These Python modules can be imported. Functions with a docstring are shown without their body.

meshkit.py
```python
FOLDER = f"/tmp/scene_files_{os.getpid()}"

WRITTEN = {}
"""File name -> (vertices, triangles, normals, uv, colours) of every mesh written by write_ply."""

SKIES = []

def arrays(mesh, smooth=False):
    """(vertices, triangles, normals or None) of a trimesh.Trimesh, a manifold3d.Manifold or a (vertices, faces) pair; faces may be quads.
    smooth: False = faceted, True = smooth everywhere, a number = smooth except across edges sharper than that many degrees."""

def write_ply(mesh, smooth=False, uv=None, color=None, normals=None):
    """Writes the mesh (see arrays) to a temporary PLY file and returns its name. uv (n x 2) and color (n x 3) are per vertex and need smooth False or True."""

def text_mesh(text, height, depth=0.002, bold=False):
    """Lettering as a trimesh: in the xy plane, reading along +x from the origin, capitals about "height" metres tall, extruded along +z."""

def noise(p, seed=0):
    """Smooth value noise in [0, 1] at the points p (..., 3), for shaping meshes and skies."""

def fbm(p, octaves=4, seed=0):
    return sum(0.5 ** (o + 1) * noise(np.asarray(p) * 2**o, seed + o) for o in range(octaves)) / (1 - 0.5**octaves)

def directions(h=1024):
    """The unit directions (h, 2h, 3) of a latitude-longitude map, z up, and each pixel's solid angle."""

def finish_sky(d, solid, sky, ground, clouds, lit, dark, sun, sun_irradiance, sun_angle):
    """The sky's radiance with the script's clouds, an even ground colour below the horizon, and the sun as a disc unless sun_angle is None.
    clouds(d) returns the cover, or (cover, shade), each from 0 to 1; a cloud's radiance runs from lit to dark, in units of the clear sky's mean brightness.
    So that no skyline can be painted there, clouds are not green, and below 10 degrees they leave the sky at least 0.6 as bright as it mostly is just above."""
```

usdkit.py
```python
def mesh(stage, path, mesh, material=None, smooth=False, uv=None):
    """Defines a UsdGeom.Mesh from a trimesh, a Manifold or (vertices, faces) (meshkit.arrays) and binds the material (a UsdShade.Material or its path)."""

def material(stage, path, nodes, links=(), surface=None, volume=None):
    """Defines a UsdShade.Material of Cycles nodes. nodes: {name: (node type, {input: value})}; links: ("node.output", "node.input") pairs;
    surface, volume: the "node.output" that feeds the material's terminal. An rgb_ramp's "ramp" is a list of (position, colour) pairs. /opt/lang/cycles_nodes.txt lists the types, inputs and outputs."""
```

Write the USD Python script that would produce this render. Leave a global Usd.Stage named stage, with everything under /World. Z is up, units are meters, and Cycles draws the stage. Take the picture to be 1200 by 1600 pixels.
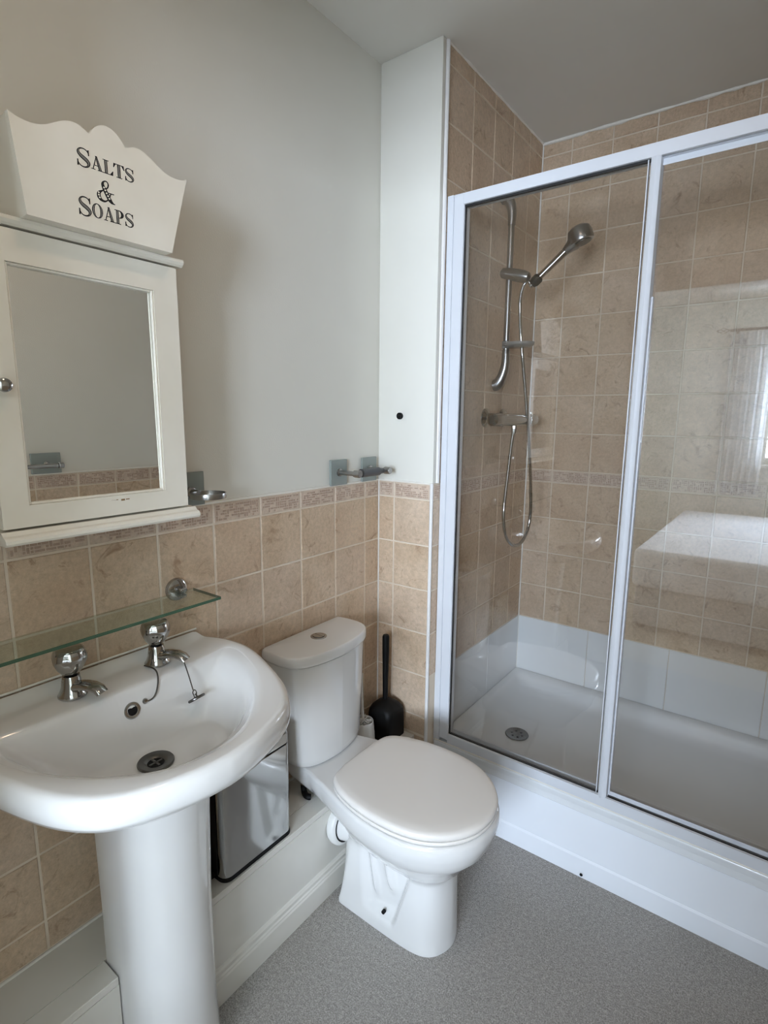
import math, random
import numpy as np, trimesh, manifold3d as m3
from shapely.geometry import Polygon, LineString, Point, box as sbox
from shapely.ops import unary_union
from shapely import affinity
import usdkit, meshkit
from pxr import Usd, UsdGeom, UsdLux, UsdShade, Gf, Sdf

stage = Usd.Stage.CreateInMemory()
UsdGeom.SetStageUpAxis(stage, UsdGeom.Tokens.z)
UsdGeom.SetStageMetersPerUnit(stage, 1.0)
UsdGeom.Xform.Define(stage, '/World')
stage.SetDefaultPrim(stage.GetPrimAtPath('/World'))
UsdGeom.Scope.Define(stage, '/World/Looks')
rng = random.Random(7)

# ---------------------------------------------------------------- camera, light, exposure
cam = UsdGeom.Camera.Define(stage, '/World/camera')
R0 = (0.80227065, 0.59689617, 0.00876152); U0 = (-0.10893784, 0.13195818, 0.98525103); F0 = (-0.58693641, 0.79139244, -0.17089075)
C0 = (1.10855, -1.46432, 1.36162)
cam.AddTransformOp().Set(Gf.Matrix4d(*R0, 0, *U0, 0, *[-a for a in F0], 0, *C0, 1))
cam.CreateFocalLengthAttr(855.34 / 1200 * 36.0)
cam.CreateHorizontalApertureAttr(36.0); cam.CreateVerticalApertureAttr(48.0)
cam.CreateClippingRangeAttr(Gf.Vec2f(0.02, 100))
cam.CreateExposureAttr(1.57)

dome = UsdLux.DomeLight.Define(stage, '/World/sky'); dome.CreateIntensityAttr(0.5); dome.CreateColorAttr(Gf.Vec3f(0.86, 0.93, 1.0))

# daylight arriving through the bedroom window behind the camera (overcast sky just outside the glass)
WX0, WX1, WZ0, WZ1, BY = 0.86, 2.58, 0.98, 2.04, -4.2
day = UsdLux.RectLight.Define(stage, '/World/window_daylight')
day.CreateWidthAttr(WX1 - WX0 + 0.1); day.CreateHeightAttr(WZ1 - WZ0 + 0.1)
day.CreateIntensityAttr(16.2); day.CreateColorAttr(Gf.Vec3f(0.81, 0.94, 1.17))
day.AddTransformOp()
# RectLight emits along its local -Z: rows are local x, y, z -> world
day.GetPrim().GetAttribute('xformOp:transform').Set(Gf.Matrix4d(-1, 0, 0, 0, 0, 0, 1, 0, 0, -1, 0, 0, (WX0 + WX1) / 2, BY - 0.2, (WZ0 + WZ1) / 2, 1))

# warm recessed downlight in the bathroom ceiling (above the frame)
LX, LY = 0.8, -1.0
lamp = UsdLux.DiskLight.Define(stage, '/World/downlight_bulb'); lamp.CreateRadiusAttr(0.06); lamp.CreateIntensityAttr(15.0)
lamp.CreateColorAttr(Gf.Vec3f(1.3, 0.9, 0.6)); lamp.AddTranslateOp().Set(Gf.Vec3d(LX, LY, 2.398))

# ---------------------------------------------------------------- materials
L = '/World/Looks/'
def srgb(r, g, b):
    return tuple(((c / 255) / 12.92 if c / 255 <= 0.04045 else ((c / 255 + 0.055) / 1.055) ** 2.4) for c in (r, g, b))
def plain(name, col, rough=0.5, metal=0.0, **kw):
    return usdkit.material(stage, L + name, {"p": ("principled_bsdf", {"base_color": col, "roughness": rough, "metallic": metal, **kw})}, surface="p.BSDF")
def bumpy(name, col, rough, scale, strength, dist=0.002, col2=None, cscale=3.0, spec=0.5):
    n = {"g": ("geometry", {}), "n": ("noise_texture", {"scale": scale, "detail": 3.0}), "b": ("bump", {"strength": strength, "distance": dist}),
         "c": ("noise_texture", {"scale": cscale, "detail": 4.0}), "r": ("rgb_ramp", {"ramp": [(0.35, col2 or col), (0.65, col)]}),
         "p": ("principled_bsdf", {"roughness": rough, "specular_ior_level": spec})}
    return usdkit.material(stage, L + name, n, [("g.position", "n.vector"), ("g.position", "c.vector"), ("n.fac", "b.height"), ("b.normal", "p.normal"),
                                                ("c.fac", "r.fac"), ("r.color", "p.base_color")], surface="p.BSDF")
M = {}
M['paint'] = bumpy('wall_paint', srgb(228, 226, 216), 0.75, 260, 0.25, 0.001, srgb(224, 222, 211), 2.0, 0.3)
M['ceiling'] = bumpy('ceiling_paint', srgb(226, 224, 216), 0.85, 200, 0.15, 0.001, srgb(222, 219, 210), 2.0, 0.2)
M['gloss_white'] = bumpy('gloss_white_paint', srgb(225, 222, 213), 0.3, 60, 0.12, 0.001, srgb(219, 216, 205), 5.0)
M['cream_wood'] = bumpy('cream_painted_wood', srgb(236, 231, 217), 0.42, 90, 0.15, 0.0008, srgb(231, 225, 209), 9.0)
M['chip'] = plain('bare_wood', srgb(150, 122, 88), 0.7)
M['grout'] = bumpy('grout', srgb(226, 213, 194), 0.8, 300, 0.3, 0.001, srgb(214, 199, 178), 9.0)
M['sealant'] = plain('white_sealant', srgb(236, 232, 222), 0.45)
M['plastic_trim'] = plain('white_plastic_trim', srgb(232, 230, 226), 0.35)
M['ceramic'] = plain('white_ceramic', srgb(229, 228, 224), 0.07, coat_weight=0.5, coat_roughness=0.03)
M['seat'] = bumpy('white_seat', srgb(234, 229, 221), 0.3, 5, 0.0, 0.001)
M['acrylic'] = plain('white_acrylic', srgb(232, 235, 236), 0.16)
M['laminate'] = plain('white_laminate', srgb(242, 246, 250), 0.35)
M['alum'] = plain('white_powder_coat', srgb(216, 219, 223), 0.4)
M['chrome'] = plain('chrome', (0.43, 0.425, 0.41), 0.08, 1.0)
M['satin'] = plain('satin_chrome', (0.4, 0.395, 0.385), 0.28, 1.0)
M['steel'] = bumpy('stainless_steel', (0.46, 0.455, 0.44), 0.09, 14, 0.05, 0.002)
stage.GetPrimAtPath(L + 'stainless_steel/p').CreateAttribute('inputs:metallic', Sdf.ValueTypeNames.Float).Set(1.0)
M['darksteel'] = plain('dark_steel', (0.15, 0.145, 0.135), 0.35, 1.0)
M['black'] = plain('black_plastic', (0.003, 0.003, 0.003), 0.55, specular_ior_level=0.25)
M['hole'] = plain('dark_void', (0.002, 0.002, 0.002), 0.9)
M['seal'] = plain('dark_rubber_seal', (0.015, 0.014, 0.013), 0.6)
M['mirror'] = plain('mirror_glass', (0.96, 0.97, 0.955), 0.0, 1.0)
M['white_plastic'] = plain('white_plastic', srgb(230, 229, 224), 0.35)
M['grey_roller'] = plain('grey_roller', srgb(78, 80, 82), 0.4)
M['brass'] = plain('old_brass', (0.35, 0.27, 0.15), 0.45, 1.0)
M['ink'] = plain('black_ink', (0.012, 0.012, 0.013), 0.6)
M['inkgrey'] = plain('grey_ink', srgb(120, 118, 112), 0.6)
M['soapdish'] = plain('clear_plastic', srgb(200, 196, 188), 0.12, transmission_weight=0.6)
M['frost'] = plain('frosted_glass', srgb(178, 188, 182), 0.25, transmission_weight=0.45)
M['glassedge'] = plain('green_glass_edge', srgb(70, 98, 78), 0.12)
M['bed'] = bumpy('white_linen', srgb(238, 239, 242), 0.85, 30, 0.3, 0.004)
M['valance'] = plain('grey_linen', srgb(190, 190, 190), 0.9)
M['carpet'] = bumpy('carpet', srgb(190, 178, 160), 0.95, 300, 0.5, 0.004)
M['iron'] = plain('dark_iron', srgb(60, 52, 46), 0.5)
def pane(name, tint, r0=0.043):
    """Clear sheet: plain transparency and a mirror reflection mixed by Schlick's Fresnel (the same from both sides, so there is no total reflection inside)."""
    return usdkit.material(stage, L + name, {"t": ("transparent_bsdf", {"color": tint}), "g": ("glossy_bsdf", {"color": (1, 1, 1), "roughness": 0.0}),
        "w": ("layer_weight", {"blend": 0.5}), "p": ("math", {"math_type": "power", "value2": 5.0}), "f": ("math", {"math_type": "multiply_add", "value2": 1.0 - r0, "value3": r0}), "m": ("mix_closure", {})},
        [("w.facing", "p.value1"), ("p.value", "f.value1"), ("f.value", "m.fac"), ("t.BSDF", "m.closure1"), ("g.BSDF", "m.closure2")], surface="m.closure")
M['pane'] = pane('shower_glass', (0.95, 0.95, 0.945), 0.085)
M['shelfglass'] = pane('shelf_glass', (0.86, 0.9, 0.86))
M['winglass'] = pane('window_glass', (0.97, 0.98, 0.98))
# sheer curtain: translucent and diffuse
M['curtain'] = usdkit.material(stage, L + 'curtain', {"d": ("diffuse_bsdf", {"color": srgb(232, 232, 230)}), "t": ("translucent_bsdf", {"color": srgb(225, 228, 230)}),
    "m": ("mix_closure", {"fac": 0.4})}, [("d.BSDF", "m.closure1"), ("t.BSDF", "m.closure2")], surface="m.closure")
# stone-effect tile glaze: mottling plus darker veined patches, one node set with an offset per variant
def tile_mat(name, c_lo, c_hi, vein, off, rough=0.33):
    n = {"g": ("geometry", {}), "o": ("mapping", {"location": off}),
         "a": ("noise_texture", {"scale": 9.0, "detail": 6.0, "roughness": 0.6, "distortion": 0.4}),
         "f": ("noise_texture", {"scale": 95.0, "detail": 4.0, "roughness": 0.7}),
         "v": ("noise_texture", {"scale": 16.0, "detail": 9.0, "roughness": 0.7, "distortion": 1.6}),
         "ra": ("rgb_ramp", {"ramp": [(0.32, c_lo), (0.68, c_hi)]}),
         "rf": ("rgb_ramp", {"ramp": [(0.3, (0.82, 0.82, 0.81)), (0.7, (1.1, 1.1, 1.1))]}),
         "rv": ("rgb_ramp", {"ramp": [(0.56, (0, 0, 0)), (0.7, (0.95, 0.95, 0.95))]}),
         "m1": ("mix", {"mix_type": "multiply", "fac": 1.0}), "m2": ("mix", {"mix_type": "mix", "color2": vein}),
         "b": ("bump", {"strength": 0.12, "distance": 0.002}), "p": ("principled_bsdf", {"roughness": rough})}
    k = [("g.position", "o.vector"), ("o.vector", "a.vector"), ("o.vector", "f.vector"), ("o.vector", "v.vector"), ("a.fac", "ra.fac"), ("f.fac", "rf.fac"), ("v.fac", "rv.fac"),
         ("ra.color", "m1.color1"), ("rf.color", "m1.color2"), ("m1.color", "m2.color1"), ("rv.color", "m2.fac"), ("m2.color", "p.base_color"), ("f.fac", "b.height"), ("b.normal", "p.normal")]
    return usdkit.material(stage, L + name, n, k, surface="p.BSDF")
TL = [((196, 170, 141), (216, 193, 166), (158, 130, 104)), ((198, 173, 145), (213, 190, 164), (160, 132, 106)), ((194, 167, 137), (218, 196, 170), (154, 126, 100)),
      ((199, 175, 149), (214, 192, 168), (163, 136, 110)), ((197, 170, 143), (210, 187, 160), (157, 128, 102))]
TILE = [tile_mat('stone_tile_%s' % w, srgb(*a), srgb(*b), srgb(*c), (i * 3.7, i * 1.9, i * 5.1)) for i, (w, (a, b, c)) in enumerate(zip(('one', 'two', 'three', 'four', 'five'), TL))]
M['listel'] = tile_mat('border_tile_glaze', srgb(204, 184, 164), srgb(216, 197, 178), srgb(200, 178, 158), (9, 2, 4), 0.4)
M['mosaic'] = tile_mat('mosaic_glaze', srgb(176, 152, 133), srgb(190, 166, 147), srgb(166, 141, 122), (2, 7, 1), 0.45)
# speckled sheet vinyl
M['vinyl'] = usdkit.material(stage, L + 'speckled_vinyl', {
    "g": ("geometry", {}), "a": ("noise_texture", {"scale": 300.0, "detail": 4.0, "roughness": 0.8, "distortion": 0.3}), "c": ("noise_texture", {"scale": 105.0, "detail": 5.0, "roughness": 0.75}),
    "v": ("voronoi_texture", {"scale": 260.0}), "w": ("noise_texture", {"scale": 3.0, "detail": 3.0}),
    "ra": ("rgb_ramp", {"ramp": [(0.32, srgb(112, 108, 103)), (0.5, srgb(163, 159, 153)), (0.68, srgb(206, 202, 196))]}),
    "rc": ("rgb_ramp", {"ramp": [(0.34, (0.76, 0.755, 0.75)), (0.66, (1.14, 1.14, 1.14))]}),
    "rw": ("rgb_ramp", {"ramp": [(0.35, (0.95, 0.95, 0.94)), (0.65, (1.02, 1.02, 1.02))]}),
    "m1": ("mix", {"mix_type": "multiply", "fac": 1.0}), "m2": ("mix", {"mix_type": "multiply", "fac": 1.0}),
    "b": ("bump", {"strength": 0.2, "distance": 0.001}), "p": ("principled_bsdf", {"roughness": 0.5, "specular_ior_level": 0.4})},
    [("g.position", "a.vector"), ("g.position", "c.vector"), ("g.position", "w.vector"), ("a.fac", "ra.fac"), ("c.fac", "rc.fac"), ("w.fac", "rw.fac"),
     ("ra.color", "m1.color1"), ("rc.color", "m1.color2"), ("m1.color", "m2.color1"), ("rw.color", "m2.color2"), ("m2.color", "p.base_color"), ("a.fac", "b.height"), ("b.normal", "p.normal")], surface="p.BSDF")

# ---------------------------------------------------------------- helpers
used = {}
def numbered(parent, name):
    k = used.get((parent, name), 0); used[(parent, name)] = k + 1
    return f"{parent}/{name}" + (f"_{k:03d}" if k else "")
ORG = {}
def put(p, **kw):
    for k, v in kw.items():
        if v: p.SetCustomDataByKey(k, v)
def thing(name, label, cat, loc, group=None):
    path = numbered('/World', name)
    x = UsdGeom.Xform.Define(stage, path); x.AddTranslateOp().Set(Gf.Vec3d(*map(float, loc)))
    ORG[path] = np.array(loc, float); put(x.GetPrim(), label=label, category=cat, group=group)
    return path
def struct(name, label=None):
    path = numbered('/World', name); x = UsdGeom.Xform.Define(stage, path); ORG[path] = np.zeros(3)
    put(x.GetPrim(), kind='structure', label=label); return path
def arr(mesh, smooth):
    return mesh
def obj(name, mesh, mat, parent='/World', smooth=35, label=None, cat=None, group=None, kind=None):
    """One Mesh prim; mesh is given in world coordinates."""
    path = numbered(parent, name)
    base = '/'.join(path.split('/')[:3]); o = ORG.get(base, np.zeros(3))
    if hasattr(mesh, 'to_mesh'):
        mm = mesh.to_mesh(); mesh = trimesh.Trimesh(np.array(mm.vert_properties[:, :3]), np.array(mm.tri_verts), process=False)
    elif isinstance(mesh, (list,)):
        mesh = trimesh.util.concatenate(mesh)
    mesh = mesh.copy(); mesh.apply_translation(-o)
    m = usdkit.mesh(stage, path, mesh, M[mat] if isinstance(mat, str) else mat, smooth=smooth)
    put(m.GetPrim(), label=label, category=cat, group=group, kind=kind)
    return path
def bx(x0, x1, y0, y1, z0, z1, c=0.0):
    if x1 < x0: x0, x1 = x1, x0
    if y1 < y0: y0, y1 = y1, y0
    if z1 < z0: z0, z1 = z1, z0
    if not c:
        m = trimesh.creation.box((x1 - x0, y1 - y0, z1 - z0)); m.apply_translation(((x0 + x1) / 2, (y0 + y1) / 2, (z0 + z1) / 2)); return m
    P = []
    for sx, X in ((1, x0), (-1, x1)):
        for sy, Y in ((1, y0), (-1, y1)):
            for sz, Z in ((1, z0), (-1, z1)):
                P += [(X + sx * c, Y + sy * c, Z), (X + sx * c, Y, Z + sz * c), (X, Y + sy * c, Z + sz * c)]
    return trimesh.convex.convex_hull(np.array(P))
def rbx(x0, x1, y0, y1, z0, z1, r, n=10):
    s = m3.Manifold.sphere(r, n * 4) if r > 0 else None
    return m3.Manifold.batch_hull([s.translate((a, b, c)) for a in (x0 + r, x1 - r) for b in (y0 + r, y1 - r) for c in (z0 + r, z1 - r)])
def tm(man):
    mm = man.to_mesh(); return trimesh.Trimesh(np.array(mm.vert_properties[:, :3]), np.array(mm.tri_verts), process=False)
def frame_to(d):
    d = np.array(d, float); d /= np.linalg.norm(d); a = np.array([0, 0, 1.0]) if abs(d[2]) < 0.9 else np.array([1.0, 0, 0])
    u = np.cross(a, d); u /= np.linalg.norm(u); T = np.eye(4); T[:3, 0] = u; T[:3, 1] = np.cross(d, u); T[:3, 2] = d; return T
def lathe(prof, loc, axis=(0, 0, 1), n=40, sx=1.0, sy=1.0):
    m = trimesh.creation.revolve(np.array(prof, float), sections=n)
    m.merge_vertices(); m.fix_normals()
    m.apply_scale((sx, sy, 1)); T = frame_to(axis) if tuple(axis) != (0, 0, 1) else np.eye(4); T[:3, 3] = loc; m.apply_transform(T); return m
def cyl(p0, p1, r, n=24, c=None):
    p0, p1 = np.array(p0, float), np.array(p1, float); h = np.linalg.norm(p1 - p0); c = min(r, h / 2) * 0.18 if c is None else c
    return lathe([(0, 0), (r - c, 0), (r, c), (r, h - c), (r - c, h), (0, h)], p0, p1 - p0 if abs((p1 - p0)[:2]).max() > 1e-9 or p1[2] < p0[2] else (0, 0, 1), n)
def spline(pts, n=80, closed=False):
    from scipy.interpolate import CubicSpline
    p = np.array(pts, float)
    if closed: p = np.vstack([p, p[:1]])
    t = np.r_[0, np.cumsum(np.sqrt(np.linalg.norm(np.diff(p, axis=0), axis=1)))]
    cs = CubicSpline(t, p, bc_type='periodic' if closed else 'natural')
    return cs(np.linspace(0, t[-1], n, endpoint=not closed))
def tube(path, r, n=10, caps=True):
    path = np.array(path, float); N = len(path); r = np.broadcast_to(np.array(r, float), (N,))
    T = np.gradient(path, axis=0); T /= np.linalg.norm(T, axis=1)[:, None]
    u = np.cross(T[0], [0, 0, 1.0] if abs(T[0][2]) < 0.9 else [1.0, 0, 0]); V = []
    for i in range(N):
        u = u - T[i] * (u @ T[i]); u /= np.linalg.norm(u); w = np.cross(T[i], u)
        a = np.linspace(0, 2 * np.pi, n, endpoint=False)
        V.append(path[i] + r[i] * (np.cos(a)[:, None] * u + np.sin(a)[:, None] * w))
    V = np.vstack(V); F = []
    for i in range(N - 1):
        for k in range(n):
            a, b, c, d = i * n + k, i * n + (k + 1) % n, (i + 1) * n + (k + 1) % n, (i + 1) * n + k
            F += [(a, b, c), (a, c, d)]
    if caps:
        V = np.vstack([V, path[:1], path[-1:]]); k0 = N * n
        for k in range(n):
            F += [(k0, (k + 1) % n, k), (k0 + 1, (N - 1) * n + k, (N - 1) * n + (k + 1) % n)]
    m = trimesh.Trimesh(V, F, process=False); m.fix_normals(); return m
def rings(R, cap0=True, cap1=True):
    """Loft through closed rings (each n x 3), optionally capped."""
    n = len(R[0]); V = np.vstack(R); F = []
    for i in range(len(R) - 1):
        for k in range(n):
            a, b, c, d = i * n + k, i * n + (k + 1) % n, (i + 1) * n + (k + 1) % n, (i + 1) * n + k
            F += [(a, b, c), (a, c, d)]
    for on, i in ((cap0, 0), (cap1, len(R) - 1)):
        if on:
            V = np.vstack([V, R[i].mean(0)[None]]); q = len(V) - 1
            for k in range(n):
                F.append((q, i * n + k, i * n + (k + 1) % n) if i else (q, i * n + (k + 1) % n, i * n + k))
    m = trimesh.Trimesh(V, F, process=False); trimesh.repair.fix_normals(m); return m
def extr(poly, h, plane, at):
    """Extrude a shapely polygon; plane 'yz' maps (x, y) -> (Y, Z) growing along +X from at; 'xz' -> (X, Z) along +Y; 'xy' along +Z."""
    polys = getattr(poly, 'geoms', [poly]); out = []
    for g in polys:
        m = trimesh.creation.extrude_polygon(g, h, engine='earcut'); v = m.vertices.copy()
        m.vertices = {'yz': np.c_[v[:, 2] + at, v[:, 0], v[:, 1]], 'xz': np.c_[v[:, 0], v[:, 2] + at, v[:, 1]], 'xy': np.c_[v[:, 0], v[:, 1], v[:, 2] + at]}[plane]
        m.fix_normals(); out.append(m)
    return trimesh.util.concatenate(out)
def smoothstep(a, b, x):
    t = np.clip((np.asarray(x, float) - a) / (b - a), 0, 1); return t * t * (3 - 2 * t)

# ---------------------------------------------------------------- room shell
WN, YB, HC, RX, DY = 0.2098, 0.7582, 2.4025, 1.32, -1.5
TT = 1.152                      # top of the half-height tiling
BB = TT - 0.0506                # bottom of its border
PW, PH, GAP = 0.14706, 0.15, 0.0046
LEDGE = 0.279                   # top of the pipe boxing

obj('floor', bx(-0.1, RX + 0.1, DY - 0.1, 0.06, -0.06, 0.0), 'vinyl', smooth=False, kind='structure')
obj('floor', bx(-0.6, 3.1, BY - 0.3, DY - 0.1, -0.06, 0.0), 'carpet', smooth=False, kind='structure')
obj('ceiling', bx(-0.1, RX + 0.1, DY - 0.1, YB + 0.1, HC, HC + 0.06), 'ceiling', smooth=False, kind='structure')
obj('ceiling', bx(-0.6, 3.1, BY - 0.3, DY - 0.1, HC, HC + 0.06), 'ceiling', smooth=False, kind='structure')

def plane_pt(axis, face, u, z, d):
    """(u along wall, z, d out of wall) -> world, for walls facing +X ('x+'), -X ('x-') or -Y ('y-')."""
    return {'x+': (face + d, u, z), 'x-': (face - d, u, z), 'y-': (u, face - d, z)}[axis]
def slab_tile(axis, face, u0, u1, z0, z1, thick=0.006, ch=0.0016, dev=0.0):
    P = []
    for d, i in ((-thick, 0), (dev - ch, 0), (dev, ch)):
        for u in (u0 + i, u1 - i):
            for z in (z0 + i, z1 - i):
                P.append(plane_pt(axis, face, u, z, d))
    return trimesh.convex.convex_hull(np.array(P))
def spans(edges, lo, hi):
    e = [lo] + sorted(x for x in edges if lo + 0.008 < x < hi - 0.008) + [hi]
    return list(zip(e[:-1], e[1:]))
def mosaic(axis, face, u0, u1, z0, z1, seed):
    r = random.Random(seed); cs = 0.0066; nu, nz = max(1, int((u1 - u0 - 0.006) / cs)), max(1, int((z1 - z0 - 0.006) / cs))
    taken = np.zeros((nu, nz), bool); out = []
    ou, oz = (u1 - u0 - nu * cs) / 2 + u0, (z1 - z0 - nz * cs) / 2 + z0
    for i in range(nu):
        for j in range(nz):
            if taken[i, j]: continue
            w, h = r.choice([(1, 1), (2, 1), (1, 2), (2, 1), (1, 2), (1, 1), (3, 1)])
            while w > 1 and (i + w > nu or taken[i:i + w, j].any()): w -= 1
            while h > 1 and (j + h > nz or taken[i, j:j + h].any()): h -= 1
            taken[i:i + w, j:j + h] = True
            if r.random() < 0.3: continue
            a, b, c, d = ou + i * cs + 0.0011, ou + (i + w) * cs - 0.0011, oz + j * cs + 0.0011, oz + (j + h) * cs - 0.0011
            A = np.array([plane_pt(axis, face, u, z, dd) for dd in (-0.0005, 0.0007) for u in (a, b) for z in (c, d)])
            q = trimesh.creation.box((1, 1, 1)); lo, hi = A.min(0), A.max(0); q.apply_scale(hi - lo); q.apply_translation((lo + hi) / 2); out.append(q)
    return trimesh.util.concatenate(out) if out else None
def tiling(parent, axis, face, cols, rows, border=None, seed=1):
    r = random.Random(seed)
    for z0, z1 in rows:
        for u0, u1 in cols:
            a, b, c, d = u0 + GAP / 2, u1 - GAP / 2, z0 + GAP / 2, z1 - GAP / 2
            if b - a < 0.004 or d - c < 0.004: continue
            if border and abs(z0 - border[0]) < 1e-6:
                p = obj('border_tile', slab_tile(axis, face, a, b, c, d), 'listel', parent, smooth=False)
                mo = mosaic(axis, face, a, b, c, d, r.randrange(10**6))
                if mo is not None: obj('mosaic', mo, 'mosaic', p, smooth=False, kind='stuff')
            else:
                obj('tile', slab_tile(axis, face, a, b, c, d, dev=r.uniform(-0.0004, 0.0004)), TILE[r.randrange(5)], parent, smooth=False)
low_rows = [(BB, TT)] + [(BB - PH * (k + 1), BB - PH * k) for k in range(5)] + [(LEDGE + 0.004, BB - 5 * PH)]
high_rows = [(TT + PH * k, min(TT + PH * (k + 1), HC)) for k in range(9)]
full_rows = [(BB, TT)] + [(BB - PH * (k + 1), BB - PH * k) for k in range(4)] + high_rows
BORD = (BB, TT)

w = struct('wall_left')
obj('plaster', bx(-0.1, -0.007, DY - 0.1, 0.007, 0, HC), 'paint', w, smooth=False)
obj('grout', bx(-0.007, -0.0016, DY, 0.0, LEDGE - 0.1, TT), 'grout', w, smooth=False)
tiling(w, 'x+', 0.0, spans([-0.0756 - k * PW for k in range(11)], DY + 0.002, -0.0005), low_rows, BORD, 3)
obj('tile_trim', bx(-0.007, 0.0008, DY, 0.0, TT, TT + 0.005, 0.001), 'sealant', w)
obj('corner_sealant', tube([(0.0005, -0.0005, LEDGE), (0.0005, -0.0005, TT + 0.004)], 0.0022, 8), 'sealant', w)

w = struct('wall_nib')
obj('plaster', bx(-0.1, WN - 0.004, 0.007, YB + 0.1, 0, HC), 'paint', w, smooth=False)
obj('plaster', bx(0.0, WN + 0.0005, 0.0035, 0.02, TT + 0.004, HC, 0.001), 'paint', w, smooth=False)
obj('grout', bx(0.0, WN - 0.0016, 0.0016, 0.01, 0.05, TT), 'grout', w, smooth=False)
tiling(w, 'y-', 0.0, spans([0.0627], 0.0005, WN - 0.005), low_rows + [(0.05, LEDGE)], BORD, 5)
obj('tile_trim', bx(0.0, WN, -0.0008, 0.008, TT, TT + 0.005, 0.001), 'sealant', w)
obj('corner_bead', tube([(WN - 0.0035, 0.0035, 0.05), (WN - 0.0035, 0.0035, TT + 0.004)], 0.0058, 12), 'plastic_trim', w, label='white plastic corner bead edging the lower tiles')
obj('corner_bead', tube([(WN - 0.002, 0.031, TT + 0.004), (WN - 0.002, 0.031, HC)], 0.0085, 12), 'plastic_trim', w, label='white plastic bead between white wall and shower tiles')

w = struct('wall_shower_left')
obj('grout', bx(WN - 0.0045, WN - 0.0016, 0.01, YB, 0.2, HC), 'grout', w, smooth=False)
SC = [0.1929 + PW * k for k in range(4)]
tiling(w, 'x+', WN, spans(SC, 0.0105, YB - 0.001), full_rows[:1] + full_rows[1:5], BORD, 11)
tiling(w, 'x+', WN, spans(SC, 0.041, YB - 0.001), high_rows, None, 12)
for u0, u1 in spans([0.4545], 0.05, YB):
    obj('white_tile', slab_tile('x+', WN + 0.002, u0 + 0.001, u1 - 0.001, 0.247, 0.5005), 'acrylic', w, smooth=False, label='plain white tile above the shower tray')
obj('corner_sealant', tube([(WN + 0.001, YB - 0.001, 0.25), (WN + 0.001, YB - 0.001, HC)], 0.003, 8), 'sealant', w)
def bead_line(p0, p1, r, seed, jit):
    rr = random.Random(seed); n = 40
    pts = [np.array(p0) + (np.array(p1) - np.array(p0)) * t for t in np.linspace(0, 1, n)]
    return tube(pts, [r * (1 + jit * rr.uniform(-1, 1)) for _ in pts], 8)
obj('ceiling_sealant', bead_line((WN + 0.001, 0.04, HC - 0.001), (WN + 0.001, YB, HC - 0.001), 0.004, 4, 0.3), 'sealant', w)

w = struct('wall_back')
obj('plaster', bx(-0.1, RX + 0.1, YB + 0.006, YB + 0.1, 0, HC), 'paint', w, smooth=False)
obj('grout', bx(WN, RX, YB + 0.0016, YB + 0.006, 0.2, HC), 'grout', w, smooth=False)
KC = [2.151 * 0.15 + PW * k for k in range(8)]
tiling(w, 'y-', YB, spans(KC, WN + 0.001, RX), full_rows, BORD, 21)
for u0, u1 in spans([0.513, 0.815, 1.122], WN + 0.002, RX):
    obj('white_tile', slab_tile('y-', YB - 0.002, u0 + 0.001, u1 - 0.001, 0.247, 0.5005), 'acrylic', w, smooth=False, label='plain white tile above the shower tray')
obj('ceiling_sealant', bead_line((WN, YB - 0.002, HC - 0.002), (RX, YB - 0.002, HC - 0.002), 0.006, 5, 0.5), 'sealant', w)

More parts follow.
